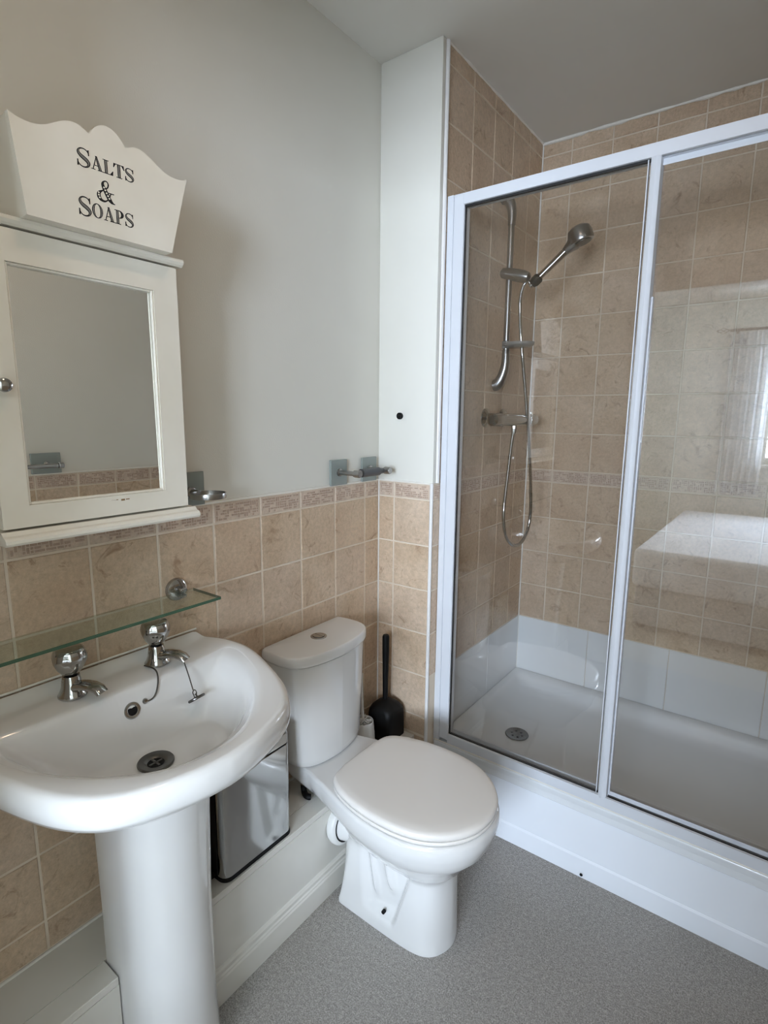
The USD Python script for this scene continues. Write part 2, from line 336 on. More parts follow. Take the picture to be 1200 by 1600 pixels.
w = struct('wall_right')
obj('plaster', bx(RX + 0.007, RX + 0.1, DY - 0.1, YB + 0.1, 0, HC), 'paint', w, smooth=False)
obj('grout', bx(RX + 0.0016, RX + 0.007, DY, 0.0, 0, TT), 'grout', w, smooth=False)
tiling(w, 'x-', RX, spans([0.094 - k * PW for k in range(11)], DY + 0.002, 0.1), [(BB, TT)] + [(BB - PH * (k + 1), BB - PH * k) for k in range(7)], BORD, 31)
obj('tile_trim', bx(RX - 0.0008, RX + 0.007, DY, 0.05, TT, TT + 0.005, 0.001), 'sealant', w)
obj('grout', bx(RX + 0.0016, RX + 0.007, 0.1, YB, 0.2, HC), 'grout', w, smooth=False)
tiling(w, 'x-', RX, spans(SC, 0.1, YB - 0.001), [(0.5, BB - 3 * PH)] + [(BB - PH * (k + 1), BB - PH * k) for k in range(3)] + high_rows + [(BB, TT)], BORD, 32)

# wall with the doorway the camera looks in from, and its white lining
DX0, DX1, DH = 0.445, 1.235, 1.985
w = struct('wall_front')
for a in ((-0.1, DX0 - 0.02, 0, HC), (DX1 + 0.02, RX + 0.1, 0, HC), (DX0 - 0.02, DX1 + 0.02, DH + 0.02, HC)):
    obj('plaster', bx(a[0], a[1], DY - 0.1, DY, a[2], a[3]), 'paint', w, smooth=False)
t = struct('trim_1')
obj('door_lining', bx(DX0 - 0.02, DX0, DY - 0.11, DY + 0.008, 0, DH + 0.02, 0.002), 'gloss_white', t)
obj('door_lining', bx(DX1, DX1 + 0.02, DY - 0.11, DY + 0.008, 0, DH + 0.02, 0.002), 'gloss_white', t)
obj('door_lining', bx(DX0, DX1, DY - 0.11, DY + 0.008, DH, DH + 0.02, 0.002), 'gloss_white', t)

dl = thing('downlight', 'round recessed ceiling downlight, out of the picture above the basin', 'ceiling light', (LX, LY, HC))
obj('trim_ring', lathe([(0.062, 0), (0.062, -0.006), (0.07, -0.007), (0.078, -0.004), (0.08, 0.0), (0.062, 0.0)], (LX, LY, HC - 0.0005), n=40), 'satin', dl)

# bedroom seen only as a reflection in the shower glass
w = struct('wall_bedroom_far')
for a in ((-0.6, WX0, 0, HC), (WX1, 3.1, 0, HC), (WX0, WX1, 0, WZ0), (WX0, WX1, WZ1, HC)):
    obj('plaster', bx(a[0], a[1], BY - 0.12, BY, a[2], a[3]), 'paint', w, smooth=False)
obj('wall_bedroom_left', bx(-0.7, -0.6, BY - 0.3, DY - 0.1, 0, HC), 'paint', smooth=False, kind='structure')
obj('wall_bedroom_right', bx(3.1, 3.2, BY - 0.3, DY - 0.1, 0, HC), 'paint', smooth=False, kind='structure')
w = struct('wall_bedroom_near')
obj('plaster', bx(-0.6, -0.1, DY - 0.2, DY - 0.1, 0, HC), 'paint', w, smooth=False)
obj('plaster', bx(RX + 0.1, 3.1, DY - 0.2, DY - 0.1, 0, HC), 'paint', w, smooth=False)
w = struct('window_1')
fy0, fy1 = BY - 0.09, BY - 0.03
for a in ((WX0, WX0 + 0.06, WZ0, WZ1), (WX1 - 0.06, WX1, WZ0, WZ1), (WX0 + 0.06, WX1 - 0.06, WZ0, WZ0 + 0.06), (WX0 + 0.06, WX1 - 0.06, WZ1 - 0.06, WZ1)):
    obj('window_frame', bx(a[0], a[1], fy0, fy1, a[2], a[3], 0.004), 'gloss_white', w)
wms = [WX0 + (WX1 - WX0) * k / 3 for k in (1, 2)]
for wm in wms: obj('mullion', bx(wm - 0.022, wm + 0.022, fy0 + 0.005, fy1 - 0.005, WZ0 + 0.06, WZ1 - 0.06, 0.003), 'gloss_white', w)
for s, (a, b) in enumerate(((WX0 + 0.06, wms[0] - 0.022), (wms[0] + 0.022, wms[1] - 0.022), (wms[1] + 0.022, WX1 - 0.06))):
    for zz in (1.2, 1.46, 1.72):
        obj('glazing_bar', bx(a, b, fy0 + 0.012, fy1 - 0.012, zz - 0.011, zz + 0.011, 0.002), 'gloss_white', w)
    obj('window_pane', bx(a, b, BY - 0.062, BY - 0.058, WZ0 + 0.06, WZ1 - 0.06), 'winglass', w, smooth=False)
obj('window_sill', bx(WX0 - 0.05, WX1 + 0.05, BY, BY + 0.06, WZ0 - 0.03, WZ0, 0.006), 'gloss_white', w)

# pipe boxing below the left wall with skirting on its face
BXF = 0.163
t = struct('trim_2', 'white painted pipe boxing running along the left wall')
PA, PB, PXB = -1.047, -0.862, 0.108      # notch cut round the basin pedestal
obj('ledge_top', bx(0.0, PXB, DY, 0.0, LEDGE - 0.018, LEDGE), 'gloss_white', t, smooth=False)
obj('ledge_top', bx(PXB, BXF, DY, PA, LEDGE - 0.018, LEDGE, 0.0015), 'gloss_white', t, smooth=False)
obj('ledge_top', bx(PXB, BXF, PB, -0.002, LEDGE - 0.018, LEDGE, 0.0015), 'gloss_white', t, smooth=False)
obj('front_panel', bx(BXF - 0.018, BXF, DY, PA, 0, LEDGE - 0.018), 'gloss_white', t, smooth=False)
obj('front_panel', bx(BXF - 0.018, BXF, PB, -0.002, 0, LEDGE - 0.018), 'gloss_white', t, smooth=False)
obj('ledge_sealant', tube([(0.001, DY, LEDGE + 0.001), (0.001, -0.003, LEDGE + 0.001)], 0.0032, 8), 'sealant', t)
sk = Polygon([(0, 0), (0.013, 0), (0.013, 0.062), (0.0105, 0.067), (0.0105, 0.07), (0.0075, 0.074), (0.0075, 0.083), (0.004, 0.088), (0, 0.09)])
def skirting(y0, y1):
    m = extr(sk, y1 - y0, 'xz', y0); m.apply_translation((BXF, 0, 0)); return m
obj('baseboard_left', [skirting(DY, PA), skirting(PB, -0.002)], 'gloss_white', smooth=False, kind='structure')

# ---------------------------------------------------------------- shower tray and its front
TZ = 0.258
RYF = 0.05
tray = thing('shower_tray', 'white shower tray with raised rim and a round waste, behind the sliding glass screen', 'shower tray', (WN, 0.4, 0.2))
def rrect(x0, x1, y0, y1, r, n=10):
    P = []
    for cx, cy, a0 in ((x1 - r, y1 - r, 0), (x0 + r, y1 - r, 90), (x0 + r, y0 + r, 180), (x1 - r, y0 + r, 270)):
        for a in np.linspace(a0, a0 + 90, n): P.append((cx + r * math.cos(math.radians(a)), cy + r * math.sin(math.radians(a))))
    return np.array(P)
def ring_xy(P, z): return np.c_[P, np.full(len(P), z)]
X0, X1, Y0, Y1 = WN + 0.0005, RX - 0.001, 0.044, YB - 0.003
rr_ = []
for inset, z, r in ((0.012, 0.15, 0.004), (0.012, 0.2, 0.004), (0.0, TZ - 0.008, 0.006), (0.0022, TZ - 0.002, 0.008), (0.008, TZ, 0.01), (0.024, TZ - 0.001, 0.03), (0.034, TZ - 0.004, 0.04), (0.044, TZ - 0.015, 0.05), (0.056, TZ - 0.04, 0.055), (0.07, TZ - 0.055, 0.06), (0.1, TZ - 0.0615, 0.07), (0.2, TZ - 0.064, 0.08)):
    yy = 0.03 if inset > 0.02 else 0
    rr_.append(ring_xy(rrect(X0 + inset, X1 - inset, Y0 + inset + yy, Y1 - inset, r), z))
obj('tray_body', rings(rr_), 'acrylic', tray, smooth=50)
obj('apron', bx(X0, X1, Y0 + 0.004, Y0 + 0.02, 0.212, TZ - 0.006, 0.002), 'acrylic', tray, smooth=False)
DXc, DYc, DZ = 0.395, 0.345, TZ - 0.0615
dr = obj('waste', lathe([(0, 0.0), (0.012, 0.0), (0.03, 0.0004), (0.036, 0.0022), (0.041, 0.0026), (0.043, 0.0)], (DXc, DYc, DZ), n=36), 'darksteel', tray, label='round grey metal waste in the tray floor')
for k in range(6):
    a = k * math.pi / 3
    obj('waste_slot', cyl((DXc + 0.02 * math.cos(a), DYc + 0.02 * math.sin(a), DZ + 0.0002), (DXc + 0.02 * math.cos(a), DYc + 0.02 * math.sin(a), DZ + 0.0012), 0.0045, 10), 'hole', dr)
obj('riser_panel', bx(X0, X1, RYF + 0.003, RYF + 0.006, 0, 0.213), 'laminate', struct('trim_3', 'white painted panel below the shower tray'), smooth=False)
r = obj('baseboard_shower', extr(Polygon([(0.001, 0), (0.001, 0.068), (-0.0008, 0.066), (-0.003, 0.06), (-0.003, 0)]), X1 - X0, 'yz', X0).apply_translation((0, RYF + 0.003, 0)), 'laminate', smooth=False, kind='structure')
hx = obj('cable_hole', cyl((0.737, RYF - 0.0045, 0.012), (0.737, RYF - 0.0025, 0.012), 0.0045, 14), 'hole', smooth=30, label='tiny black hole at the foot of the shower panel', cat='hole')

# ---------------------------------------------------------------- shower screen
FY = 0.047
sc = thing('shower_screen', 'white framed shower screen with one fixed and one sliding clear glass panel', 'shower screen', (WN, FY, TZ))
JX = 0.266
MX0, MX1 = 0.765, 0.787
obj('jamb', bx(WN + 0.0008, WN + 0.022, FY, FY + 0.045, TZ + 0.001, 2.004, 0.0015), 'alum', sc)
obj('jamb', bx(WN + 0.0222, JX, FY + 0.0012, FY + 0.04, TZ + 0.012, 2.004, 0.002), 'alum', sc, label='inner telescopic jamb profile beside the fixed glass')
obj('jamb', bx(RX - 0.05, RX - 0.001, FY, FY + 0.045, TZ + 0.001, 2.004, 0.002), 'alum', sc)
hd = m3.Manifold.cube((RX - 0.05 - JX, 0.046, 0.03)).translate((JX, FY, 1.972))
hd = hd - m3.Manifold.cube((2, 0.008, 0.02)).translate((0, FY + 0.008, 1.968)) - m3.Manifold.cube((2, 0.012, 0.024)).translate((0, FY + 0.026, 1.966))
obj('top_rail', hd, 'alum', sc, smooth=False)
br = m3.Manifold.cube((RX - 0.05 - JX, 0.05, 0.034)).translate((JX, FY - 0.001, TZ + 0.001))
br = br - m3.Manifold.cube((2, 0.008, 0.05)).translate((0, FY + 0.009, TZ + 0.012)) - m3.Manifold.cube((2, 0.02, 0.05)).translate((0, FY + 0.0215, TZ + 0.01))
br = br - m3.Manifold.cube((2, 0.0178, 0.05)).translate((MX1 + 0.001, FY + 0.0067, TZ + 0.012))
obj('bottom_rail', br, 'alum', sc, smooth=False)
obj('track_channel', bx(MX1, RX - 0.05, FY + 0.0068, FY + 0.0243, TZ + 0.0122, TZ + 0.014), 'seal', sc, smooth=False)
obj('track_channel', bx(MX1, RX - 0.05, FY + 0.022, FY + 0.0412, TZ + 0.0112, TZ + 0.013), 'seal', sc, smooth=False)
obj('sealant_bead', bead_line((WN + 0.004, FY - 0.001, TZ + 0.002), (RX - 0.004, FY - 0.001, TZ + 0.001), 0.0018, 8, 0.15), 'sealant', sc)
obj('glass_panel', bx(JX - 0.003, MX0 + 0.006, FY + 0.010, FY + 0.0155, TZ + 0.014, 1.982), 'pane', sc, smooth=False, label='fixed clear glass panel')
obj('glass_seal', bx(JX + 0.0002, JX + 0.0025, FY + 0.009, FY + 0.0165, TZ + 0.03, 1.972), 'seal', sc, smooth=False)
obj('glass_seal', bx(JX, MX0, FY + 0.0085, FY + 0.017, TZ + 0.0345, TZ + 0.038), 'seal', sc, smooth=False)
obj('glass_seal', bx(JX, MX0, FY + 0.0085, FY + 0.017, 1.9665, 1.9718), 'seal', sc, smooth=False)
obj('glass_seal', bx(MX0 - 0.0085, MX0 - 0.006, FY + 0.0075, FY + 0.018, TZ + 0.036, 1.971), 'alum', sc, smooth=False, label='thin white edge strip of the fixed panel')
obj('glass_panel', bx(MX0 + 0.004, RX - 0.05, FY + 0.0285, FY + 0.034, TZ + 0.014, 1.985), 'pane', sc, smooth=False, label='sliding clear glass panel')
post = Polygon([(MX0, FY + 0.0015), (MX0 + 0.004, FY - 0.0015), (MX0 + 0.011, FY - 0.0035), (MX1 - 0.004, FY - 0.0015), (MX1, FY + 0.0015), (MX1, FY + 0.036), (MX0 - 0.001, FY + 0.036), (MX0 - 0.001, FY + 0.0215), (MX0, FY + 0.0215)])
obj('post', extr(post, 1.972 - TZ - 0.03, 'xy', TZ + 0.03), 'alum', sc, smooth=30, label='white upright post of the sliding panel')
obj('post_lip', bx(MX1 + 0.0002, MX1 + 0.0045, FY + 0.02, FY + 0.036, TZ + 0.036, 1.66, 0.001), 'alum', sc)
obj('track_lip', bx(MX1, RX - 0.05, FY + 0.0255, FY + 0.0275, TZ + 0.03, TZ + 0.043), 'alum', sc, smooth=False)
obj('track_lip', bx(MX1, RX - 0.05, FY + 0.0255, FY + 0.0275, 1.958, 1.972), 'alum', sc, smooth=False)

# ---------------------------------------------------------------- shower fittings
SX, SY = WN, 0.407
rl = thing('shower_rail', 'satin chrome shower rail with curved wall brackets and a sliding holder', 'shower rail', (SX, SY, 1.48))
BXX = SX + 0.043
obj('rail', cyl((BXX, SY, 1.585), (BXX, SY, 2.04), 0.0105, 24), 'satin', rl)
up = spline([(SX + 0.004, SY, 2.105), (SX + 0.016, SY, 2.104), (SX + 0.034, SY, 2.085), (BXX, SY, 2.055), (BXX, SY, 2.012)], 30)
dn = spline([(SX + 0.004, SY, 1.478), (SX + 0.016, SY, 1.482), (SX + 0.034, SY, 1.512), (BXX, SY, 1.55), (BXX, SY, 1.60)], 30)
rad = np.interp(np.linspace(0, 1, 30), [0, 0.2, 0.6, 0.9, 1], [0.021, 0.02, 0.016, 0.0135, 0.0125])
obj('bracket', tube(up, rad, 20), 'satin', rl); obj('bracket', tube(dn, rad, 20), 'satin', rl)
sl = lathe([(0, 0), (0.009, 0), (0.0165, 0.006), (0.02, 0.03), (0.021, 0.06), (0.02, 0.088), (0.016, 0.103), (0.008, 0.109), (0, 0.11)], (SX + 0.014, SY - 0.004, 1.862), (0.96, 0.05, -0.27), 32)
obj('slider', sl, 'satin', rl)
dish = []
for s, z in ((0.4, -0.012), (0.8, -0.011), (0.97, -0.004), (1.0, 0.004), (0.985, 0.005), (0.95, -0.001), (0.78, -0.007), (0.4, -0.008)):
    a = np.linspace(0, 2 * np.pi, 48, endpoint=False); dish.append(np.c_[BXX + 0.047 + 0.056 * s * np.cos(a), SY + 0.045 * s * np.sin(a), np.full(48, 1.617 + z)])
obj('soap_dish', rings(dish), 'soapdish', rl, label='clear plastic soap dish clipped on the rail')
obj('dish_clip', cyl((BXX, SY, 1.604), (BXX, SY, 1.63), 0.0145, 20), 'soapdish', rl)

hs = thing('hand_shower', 'chrome hand shower on a long flexible hose looped below the rail holder', 'hand shower', (SX + 0.1, SY, 0.89))
hb = np.array([SX + 0.128, SY + 0.004, 1.812]); ht = np.array([0.446, SY + 0.02, 1.909]); hdv = (ht - hb) / np.linalg.norm(ht - hb)
obj('holder_cone', lathe([(0, 0), (0.012, 0), (0.017, 0.012), (0.017, 0.03), (0.012, 0.036), (0, 0.036)], hb - hdv * 0.004, hdv, 24), 'black', hs, label='black holder cone gripping the handle')
L_ = np.linalg.norm(ht - hb)
obj('handle', lathe([(0, -0.012), (0.0085, -0.012), (0.0095, 0.0), (0.0105, 0.03), (0.0115, L_ * 0.7), (0.0125, L_), (0, L_)], hb, hdv, 28), 'chrome', hs)
hn = np.array([0.32, 0.08, -0.94]); hn /= np.linalg.norm(hn)
nk = lathe([(0, -0.012), (0.0125, -0.012), (0.018, 0.008), (0.024, 0.022), (0.02, 0.034), (0, 0.04)], ht, hdv, 28)
obj('neck', nk, 'satin', hs)
hc = ht + hdv * 0.05 - hn * 0.004
hd_ = obj('head', lathe([(0, -0.03), (0.022, -0.028), (0.034, -0.02), (0.0385, -0.006), (0.039, 0.016), (0.037, 0.022), (0.03, 0.024), (0, 0.024)], hc, hn, 36), 'satin', hs)
obj('spray_plate', lathe([(0, 0.0235), (0.029, 0.0242), (0.029, 0.0262), (0, 0.0268)], hc, hn, 32), 'darksteel', hd_, label='grey spray plate')
obj('head_knob', cyl(hc - hn * 0.014 - hdv * 0.034, hc - hn * 0.03 - hdv * 0.03, 0.005, 12), 'chrome', hd_)
VX = 0.29
hose = spline([(VX, 0.424, 1.325), (VX - 0.002, 0.41, 1.25), (VX, 0.383, 1.12), (VX + 0.002, 0.365, 1.03), (VX + 0.006, 0.378, 0.945), (VX + 0.011, 0.425, 0.898), (VX + 0.015, 0.49, 0.885), (VX + 0.02, 0.545, 0.92), (VX + 0.024, 0.565, 0.99),
               (VX + 0.026, 0.545, 1.12), (VX + 0.02, 0.5, 1.35), (VX + 0.005, 0.45, 1.6), (VX - 0.006, 0.44, 1.74), (VX + 0.004, 0.428, 1.80), (VX + 0.026, 0.416, 1.826), tuple(hb - hdv * 0.008)], 420)
obj('hose', tube(hose, 0.0058 + 0.0009 * (np.arange(420) % 2), 10), 'chrome', hs, label='flexible chrome hose')

vl = thing('shower_valve', 'chrome bar shower valve on two round wall flanges, below the shower rail', 'shower mixer', (SX, 0.424, 1.36))
for y in (0.351, 0.497):
    obj('wall_flange', lathe([(0, 0), (0.034, 0), (0.034, 0.003), (0.028, 0.009), (0.017, 0.014), (0.0155, 0.05), (0, 0.05)], (SX + 0.0005, y, 1.362), (1, 0, 0), 36), 'chrome', vl)
    obj('union_nut', lathe([(0, 0.045), (0.019, 0.045), (0.019, 0.066), (0, 0.066)], (SX + 0.0005, y, 1.362), (1, 0, 0), 6), 'chrome', vl, smooth=False)
obj('valve_body', lathe([(0, -0.115), (0.019, -0.115), (0.0215, -0.108), (0.0225, 0), (0.0215, 0.108), (0.019, 0.115), (0, 0.115)], (VX, 0.424, 1.356), (0, 1, 0), 36), 'chrome', vl)
for s, nm in ((-1, 'flow knob'), (1, 'temperature knob')):
    kk = []
    for d, rr in ((0.117, 0.018), (0.119, 0.021), (0.13, 0.0225), (0.165, 0.0225), (0.18, 0.021), (0.186, 0.014)):
        a = np.linspace(0, 2 * np.pi, 60, endpoint=False); q = rr * (1 + 0.035 * np.cos(10 * a))
        kk.append(np.c_[VX + q * np.cos(a), np.full(60, 0.424 + s * d), 1.356 + q * np.sin(a)])
    kb = obj('control_knob', rings(kk), 'chrome', vl)
    if s > 0: obj('stop_button', cyl((VX, 0.424 + 0.15, 1.376), (VX, 0.424 + 0.15, 1.386), 0.005, 12), 'chrome', kb)
obj('outlet', lathe([(0, 0), (0.0105, 0), (0.0105, 0.012), (0.008, 0.03), (0, 0.03)], (VX, 0.424, 1.337), (0, 0, -1), 8), 'chrome', vl, smooth=False)

# ---------------------------------------------------------------- wash basin
yc, bc = -0.968, 0.2
ba = thing('wash_basin', 'white ceramic pedestal wash basin with two taps, under the glass shelf', 'wash basin', (0.25, yc, 0))
TH = np.linspace(-np.pi, np.pi, 289)[:-1]
def star(pts):
    """Half outline (x, dy >= 0), mirrored -> radius about (bc, 0) as a function of TH."""
    p = np.array(pts, float); full = np.vstack([p, (p * [1, -1])[::-1]])
    keep = [0] + [i for i in range(1, len(full)) if np.linalg.norm(full[i] - full[i - 1]) > 1e-6]
    full = full[keep]; full = full[:-1] if np.linalg.norm(full[0] - full[-1]) < 1e-6 else full
    a = np.arctan2(full[:, 1], full[:, 0] - bc); r = np.hypot(full[:, 0] - bc, full[:, 1]); o = np.argsort(a); a, r = a[o], r[o]
    return np.interp(TH, np.r_[a - 2 * np.pi, a, a + 2 * np.pi], np.r_[r, r, r])
def half_spline(pts, straight=None, n=120):
    q = spline(pts, n); return np.vstack([straight, q]) if straight is not None else q
OUT = half_spline([(0.002, 0.243), (0.05, 0.267), (0.1, 0.279), (0.165, 0.277), (0.24, 0.258), (0.3, 0.237), (0.346, 0.214), (0.385, 0.182), (0.412, 0.141), (0.431, 0.09), (0.442, 0.045), (0.446, 0.0)], np.c_[np.full(20, 0.002), np.linspace(0, 0.238, 20)])
INN = half_spline([(0.118, 0.208), (0.113, 0.228), (0.118, 0.24), (0.14, 0.246), (0.18, 0.238), (0.24, 0.216), (0.30, 0.178), (0.35, 0.13), (0.38, 0.09), (0.398, 0.045), (0.404, 0.0)], np.c_[np.full(20, 0.122), np.linspace(0, 0.2, 20)])
BOT = half_spline([(0.168, 0.09), (0.175, 0.12), (0.2, 0.138), (0.24, 0.135), (0.29, 0.1), (0.315, 0.05), (0.32, 0.0)], np.c_[np.full(12, 0.165), np.linspace(0, 0.085, 12)])
UND = half_spline([(0.09, 0.1), (0.11, 0.118), (0.16, 0.122), (0.24, 0.118), (0.3, 0.085), (0.322, 0.04), (0.325, 0.0)], np.c_[np.full(12, 0.085), np.linspace(0, 0.095, 12)])
ro, ri, rb, ru = star(OUT), star(INN), star(BOT), star(UND)
def sm(r, k=2):
    for _ in range(k): r = (np.roll(r, 1) + 2 * r + np.roll(r, -1)) / 4
    return r
ri, rb, ru = sm(ri, 2), sm(rb, 3), sm(ru, 3)
cosT, sinT = np.cos(TH), np.sin(TH)
def pr(r, z):
    x = bc + r * cosT; z = np.broadcast_to(z, x.shape).copy(); return np.c_[x, yc + r * sinT, z]
R = []
for s, z in ((1.0, 0.655), (0.55, 0.662), (0.0, 0.668)):
    pass
R.append(pr(ru * 0.55, 0.70)); R.append(pr(ru, 0.70)); R.append(pr(ru * 0.65 + ro * 0.35, 0.718)); R.append(pr(ru * 0.4 + ro * 0.6, 0.742)); R.append(pr(ru * 0.15 + ro * 0.8, 0.775))
R += [pr(ro * 0.97, 0.790), pr(ro * 0.993, 0.801), pr(ro, 0.814), pr(ro * 0.996, 0.825), pr(ro * 0.985, 0.835), pr(ro * 0.968, 0.8405), pr(ro * 0.945, 0.8425)]
w0 = ro * 0.945
for t in (0.12, 0.25, 0.4, 0.55, 0.7, 0.82, 0.92): R.append(pr(w0 + (ri - w0) * t, 0.8425 - 0.004 * t ** 2))
for d, z in ((0.0, 0.8375), (0.006, 0.8345), (0.012, 0.828)): R.append(pr(ri + (rb - ri) * (d / 0.06), z))
for s in (0.28, 0.37, 0.46, 0.56, 0.66, 0.76, 0.85, 0.93, 1.0): R.append(pr(ri + (rb - ri) * s, 0.724 + 0.104 * (1 - (s - 0.2) / 0.8) ** 1.12))
dx_, dz_ = 0.212, 0.7165
for s in (0.25, 0.5, 0.75, 1.0):
    tgt = np.c_[dx_ + 0.021 * cosT, yc + 0.021 * sinT, np.full(len(TH), dz_)]; src = pr(rb, 0.724)
    q = src * (1 - s) + tgt * s; q[:, 2] = dz_ + (0.724 - dz_) * (1 - s) ** 1.6; R.append(q)
for q in R[4:23]:
    q[:, 2] -= 0.017 * smoothstep(0.12, 0.42, q[:, 0])
for q in R[7:20]:
    q[:, 2] += 0.013 * (1 - smoothstep(0.016, 0.036, q[:, 0])) * (1 - smoothstep(0.225, 0.25, np.abs(q[:, 1] - yc)))
obj('bowl', rings(R, cap0=True, cap1=True), 'ceramic', ba, smooth=40)
obj('wall_sealant', tube([(0.002, yc - 0.24, 0.856), (0.002, yc + 0.24, 0.856)], 0.0025, 8), 'sealant', ba)
dr = obj('waste', lathe([(0, -0.003), (0.014, -0.003), (0.018, 0.0), (0.0225, 0.0022), (0.0315, 0.003), (0.033, 0.0008), (0.033, -0.001)], (dx_, yc, dz_ + 0.0032), n=40), 'darksteel', ba, label='round steel waste outlet in the bowl')
obj('waste_hole', cyl((dx_, yc, dz_ - 0.0005), (dx_, yc, dz_ + 0.0012), 0.0165, 24), 'hole', dr)
obj('waste_cross', [bx(dx_ - 0.013, dx_ + 0.013, yc - 0.0022, yc + 0.0022, dz_ + 0.0008, dz_ + 0.0026), bx(dx_ - 0.0022, dx_ + 0.0022, yc - 0.013, yc + 0.013, dz_ + 0.0008, dz_ + 0.0026)], 'darksteel', dr, smooth=False)
on_ = np.array([0.93, 0, 0.37]); ol = np.array([0.1385, yc, 0.7985])
ov = obj('overflow', lathe([(0.0085, 0), (0.0095, 0.0025), (0.012, 0.0035), (0.0155, 0.003), (0.0165, 0.0), (0.0085, 0)], ol, on_, 32), 'chrome', ba, label='chrome overflow ring')
obj('overflow_hole', lathe([(0, 0.0012), (0.009, 0.0012), (0.009, 0.0), (0, 0.0)], ol, on_, 24), 'hole', ov)
# pedestal: straight sides, rounded front, set through the notch in the boxing
def ped(hw, x0, x1, z, n=28):
    xa = x1 - hw * 1.05
    a = np.linspace(-np.pi / 2, np.pi / 2, n)
    P = np.vstack([[(x0, -hw)], np.c_[xa + (x1 - xa) * np.sign(np.cos(a)) * np.abs(np.cos(a)) ** 0.85, hw * np.sin(a)], [(x0, hw)]])
    return np.c_[P[:, 0], P[:, 1] + yc + 0.011, np.full(len(P), z)]
obj('pedestal', rings([ped(0.0905, 0.112, 0.285, 0.001), ped(0.0915, 0.112, 0.285, 0.02), ped(0.088, 0.112, 0.278, 0.16), ped(0.087, 0.112, 0.28, 0.4), ped(0.0885, 0.112, 0.288, 0.6), ped(0.091, 0.112, 0.296, 0.703)]), 'ceramic', ba, smooth=40)
# taps
def tap(y, turn, label):
    x = 0.072; z = 0.8425
    body = lathe([(0, 0), (0.0255, 0), (0.0255, 0.003), (0.0225, 0.007), (0.0185, 0.018), (0.0165, 0.032), (0.0145, 0.04), (0, 0.042)], (x, y, z), n=36)
    tp = obj('tap', body, 'chrome', ba, label=label)
    d = np.array([math.cos(turn), math.sin(turn)])
    S = []
    for s, zz, wv, hv in ((0.0, 0.016, 0.014, 0.012), (0.018, 0.02, 0.0145, 0.0105), (0.034, 0.024, 0.014, 0.0085), (0.05, 0.0245, 0.0135, 0.0075), (0.062, 0.021, 0.0128, 0.0075), (0.07, 0.014, 0.012, 0.007)):
        a = np.linspace(0, 2 * np.pi, 24, endpoint=False)
        sl_ = 0.0 if s < 0.046 else (s - 0.046) / 0.024 * 0.9
        u = wv * np.cos(a); v = hv * np.sign(np.sin(a)) * np.abs(np.sin(a)) ** 0.8
        cx, cy = x + d[0] * s, y + d[1] * s
        S.append(np.c_[cx - d[1] * u + d[0] * v * math.sin(sl_), cy + d[0] * u + d[1] * v * math.sin(sl_), z + zz + v * math.cos(sl_)])
    obj('spout', rings(S), 'chrome', tp)
    obj('spindle', cyl((x, y, z + 0.038), (x, y, z + 0.05), 0.0105, 20), 'black', tp)
    hd = []
    for zz, rr, amp in ((0.044, 0.0135, 0.0), (0.047, 0.0175, 0.03), (0.056, 0.0235, 0.06), (0.068, 0.0285, 0.07), (0.077, 0.0295, 0.07), (0.086, 0.0275, 0.05), (0.0915, 0.0245, 0.02), (0.0935, 0.0215, 0.0), (0.0945, 0.012, 0.0)):
        a = np.linspace(0, 2 * np.pi, 64, endpoint=False); q = rr * (1 + amp * (np.abs(np.cos(2.5 * a)) - 0.6)); hd.append(np.c_[x + q * np.cos(a), y + q * np.sin(a), np.full(64, z + zz)])
    obj('tap_handle', rings(hd), 'chrome', tp, smooth=28)
tap(-1.044, 0.35, 'left chrome pillar tap with faceted head')
tap(-0.872, 0.4, 'right chrome pillar tap with faceted head')
# plug hanging by its chain from the right tap
pg = thing('sink_plug', 'small flat metal basin plug dangling on a ball chain from the right tap', 'plug', (0.16, -0.87, 0.75))
pc = np.array([0.17, -0.846, 0.779]); vd = pc - np.array(C0); vd /= np.linalg.norm(vd)
pn = -0.42 * np.array(R0) + 0.9 * np.array(U0); pn -= vd * (pn @ vd); pn /= np.linalg.norm(pn)
obj('stopper', lathe([(0, 0), (0.0165, 0), (0.018, 0.0015), (0.018, 0.004), (0.0165, 0.0055), (0.004, 0.006), (0.0035, 0.012), (0, 0.012)], pc, pn, 32), 'darksteel', pg)
ps = pc + pn * 0.012
ch = spline([(0.134, -0.848, 0.851), tuple(np.array([0.134, -0.848, 0.851]) * 0.6 + ps * 0.4 + [0.001, 0, -0.001]), tuple(ps + pn * 0.006)], 60)
obj('ring', tube([ps + 0.006 * np.array([math.cos(a) * 0.5, math.cos(a) * 0.4, math.sin(a) + 0.6]) for a in np.linspace(0, 6.2, 24)], 0.0012, 6), 'chrome', pg)
obj('chain', tube(ch, 0.0009 + 0.0007 * (np.arange(60) % 2), 8), 'darksteel', pg)
obj('anchor_wire', tube(spline([(0.07, -0.9, 0.8455), (0.098, -0.896, 0.8455), (0.122, -0.902, 0.842), (0.134, -0.91, 0.826), (0.141, -0.924, 0.808), (0.137, -0.934, 0.803)], 60), 0.0016, 8), 'darksteel', pg)
obj('chain_stay', lathe([(0, 0), (0.0055, 0), (0.0065, 0.002), (0.0055, 0.006), (0.003, 0.009), (0, 0.009)], (0.133, -0.94, 0.804), (0.93, 0, 0.37), 16), 'chrome', pg)

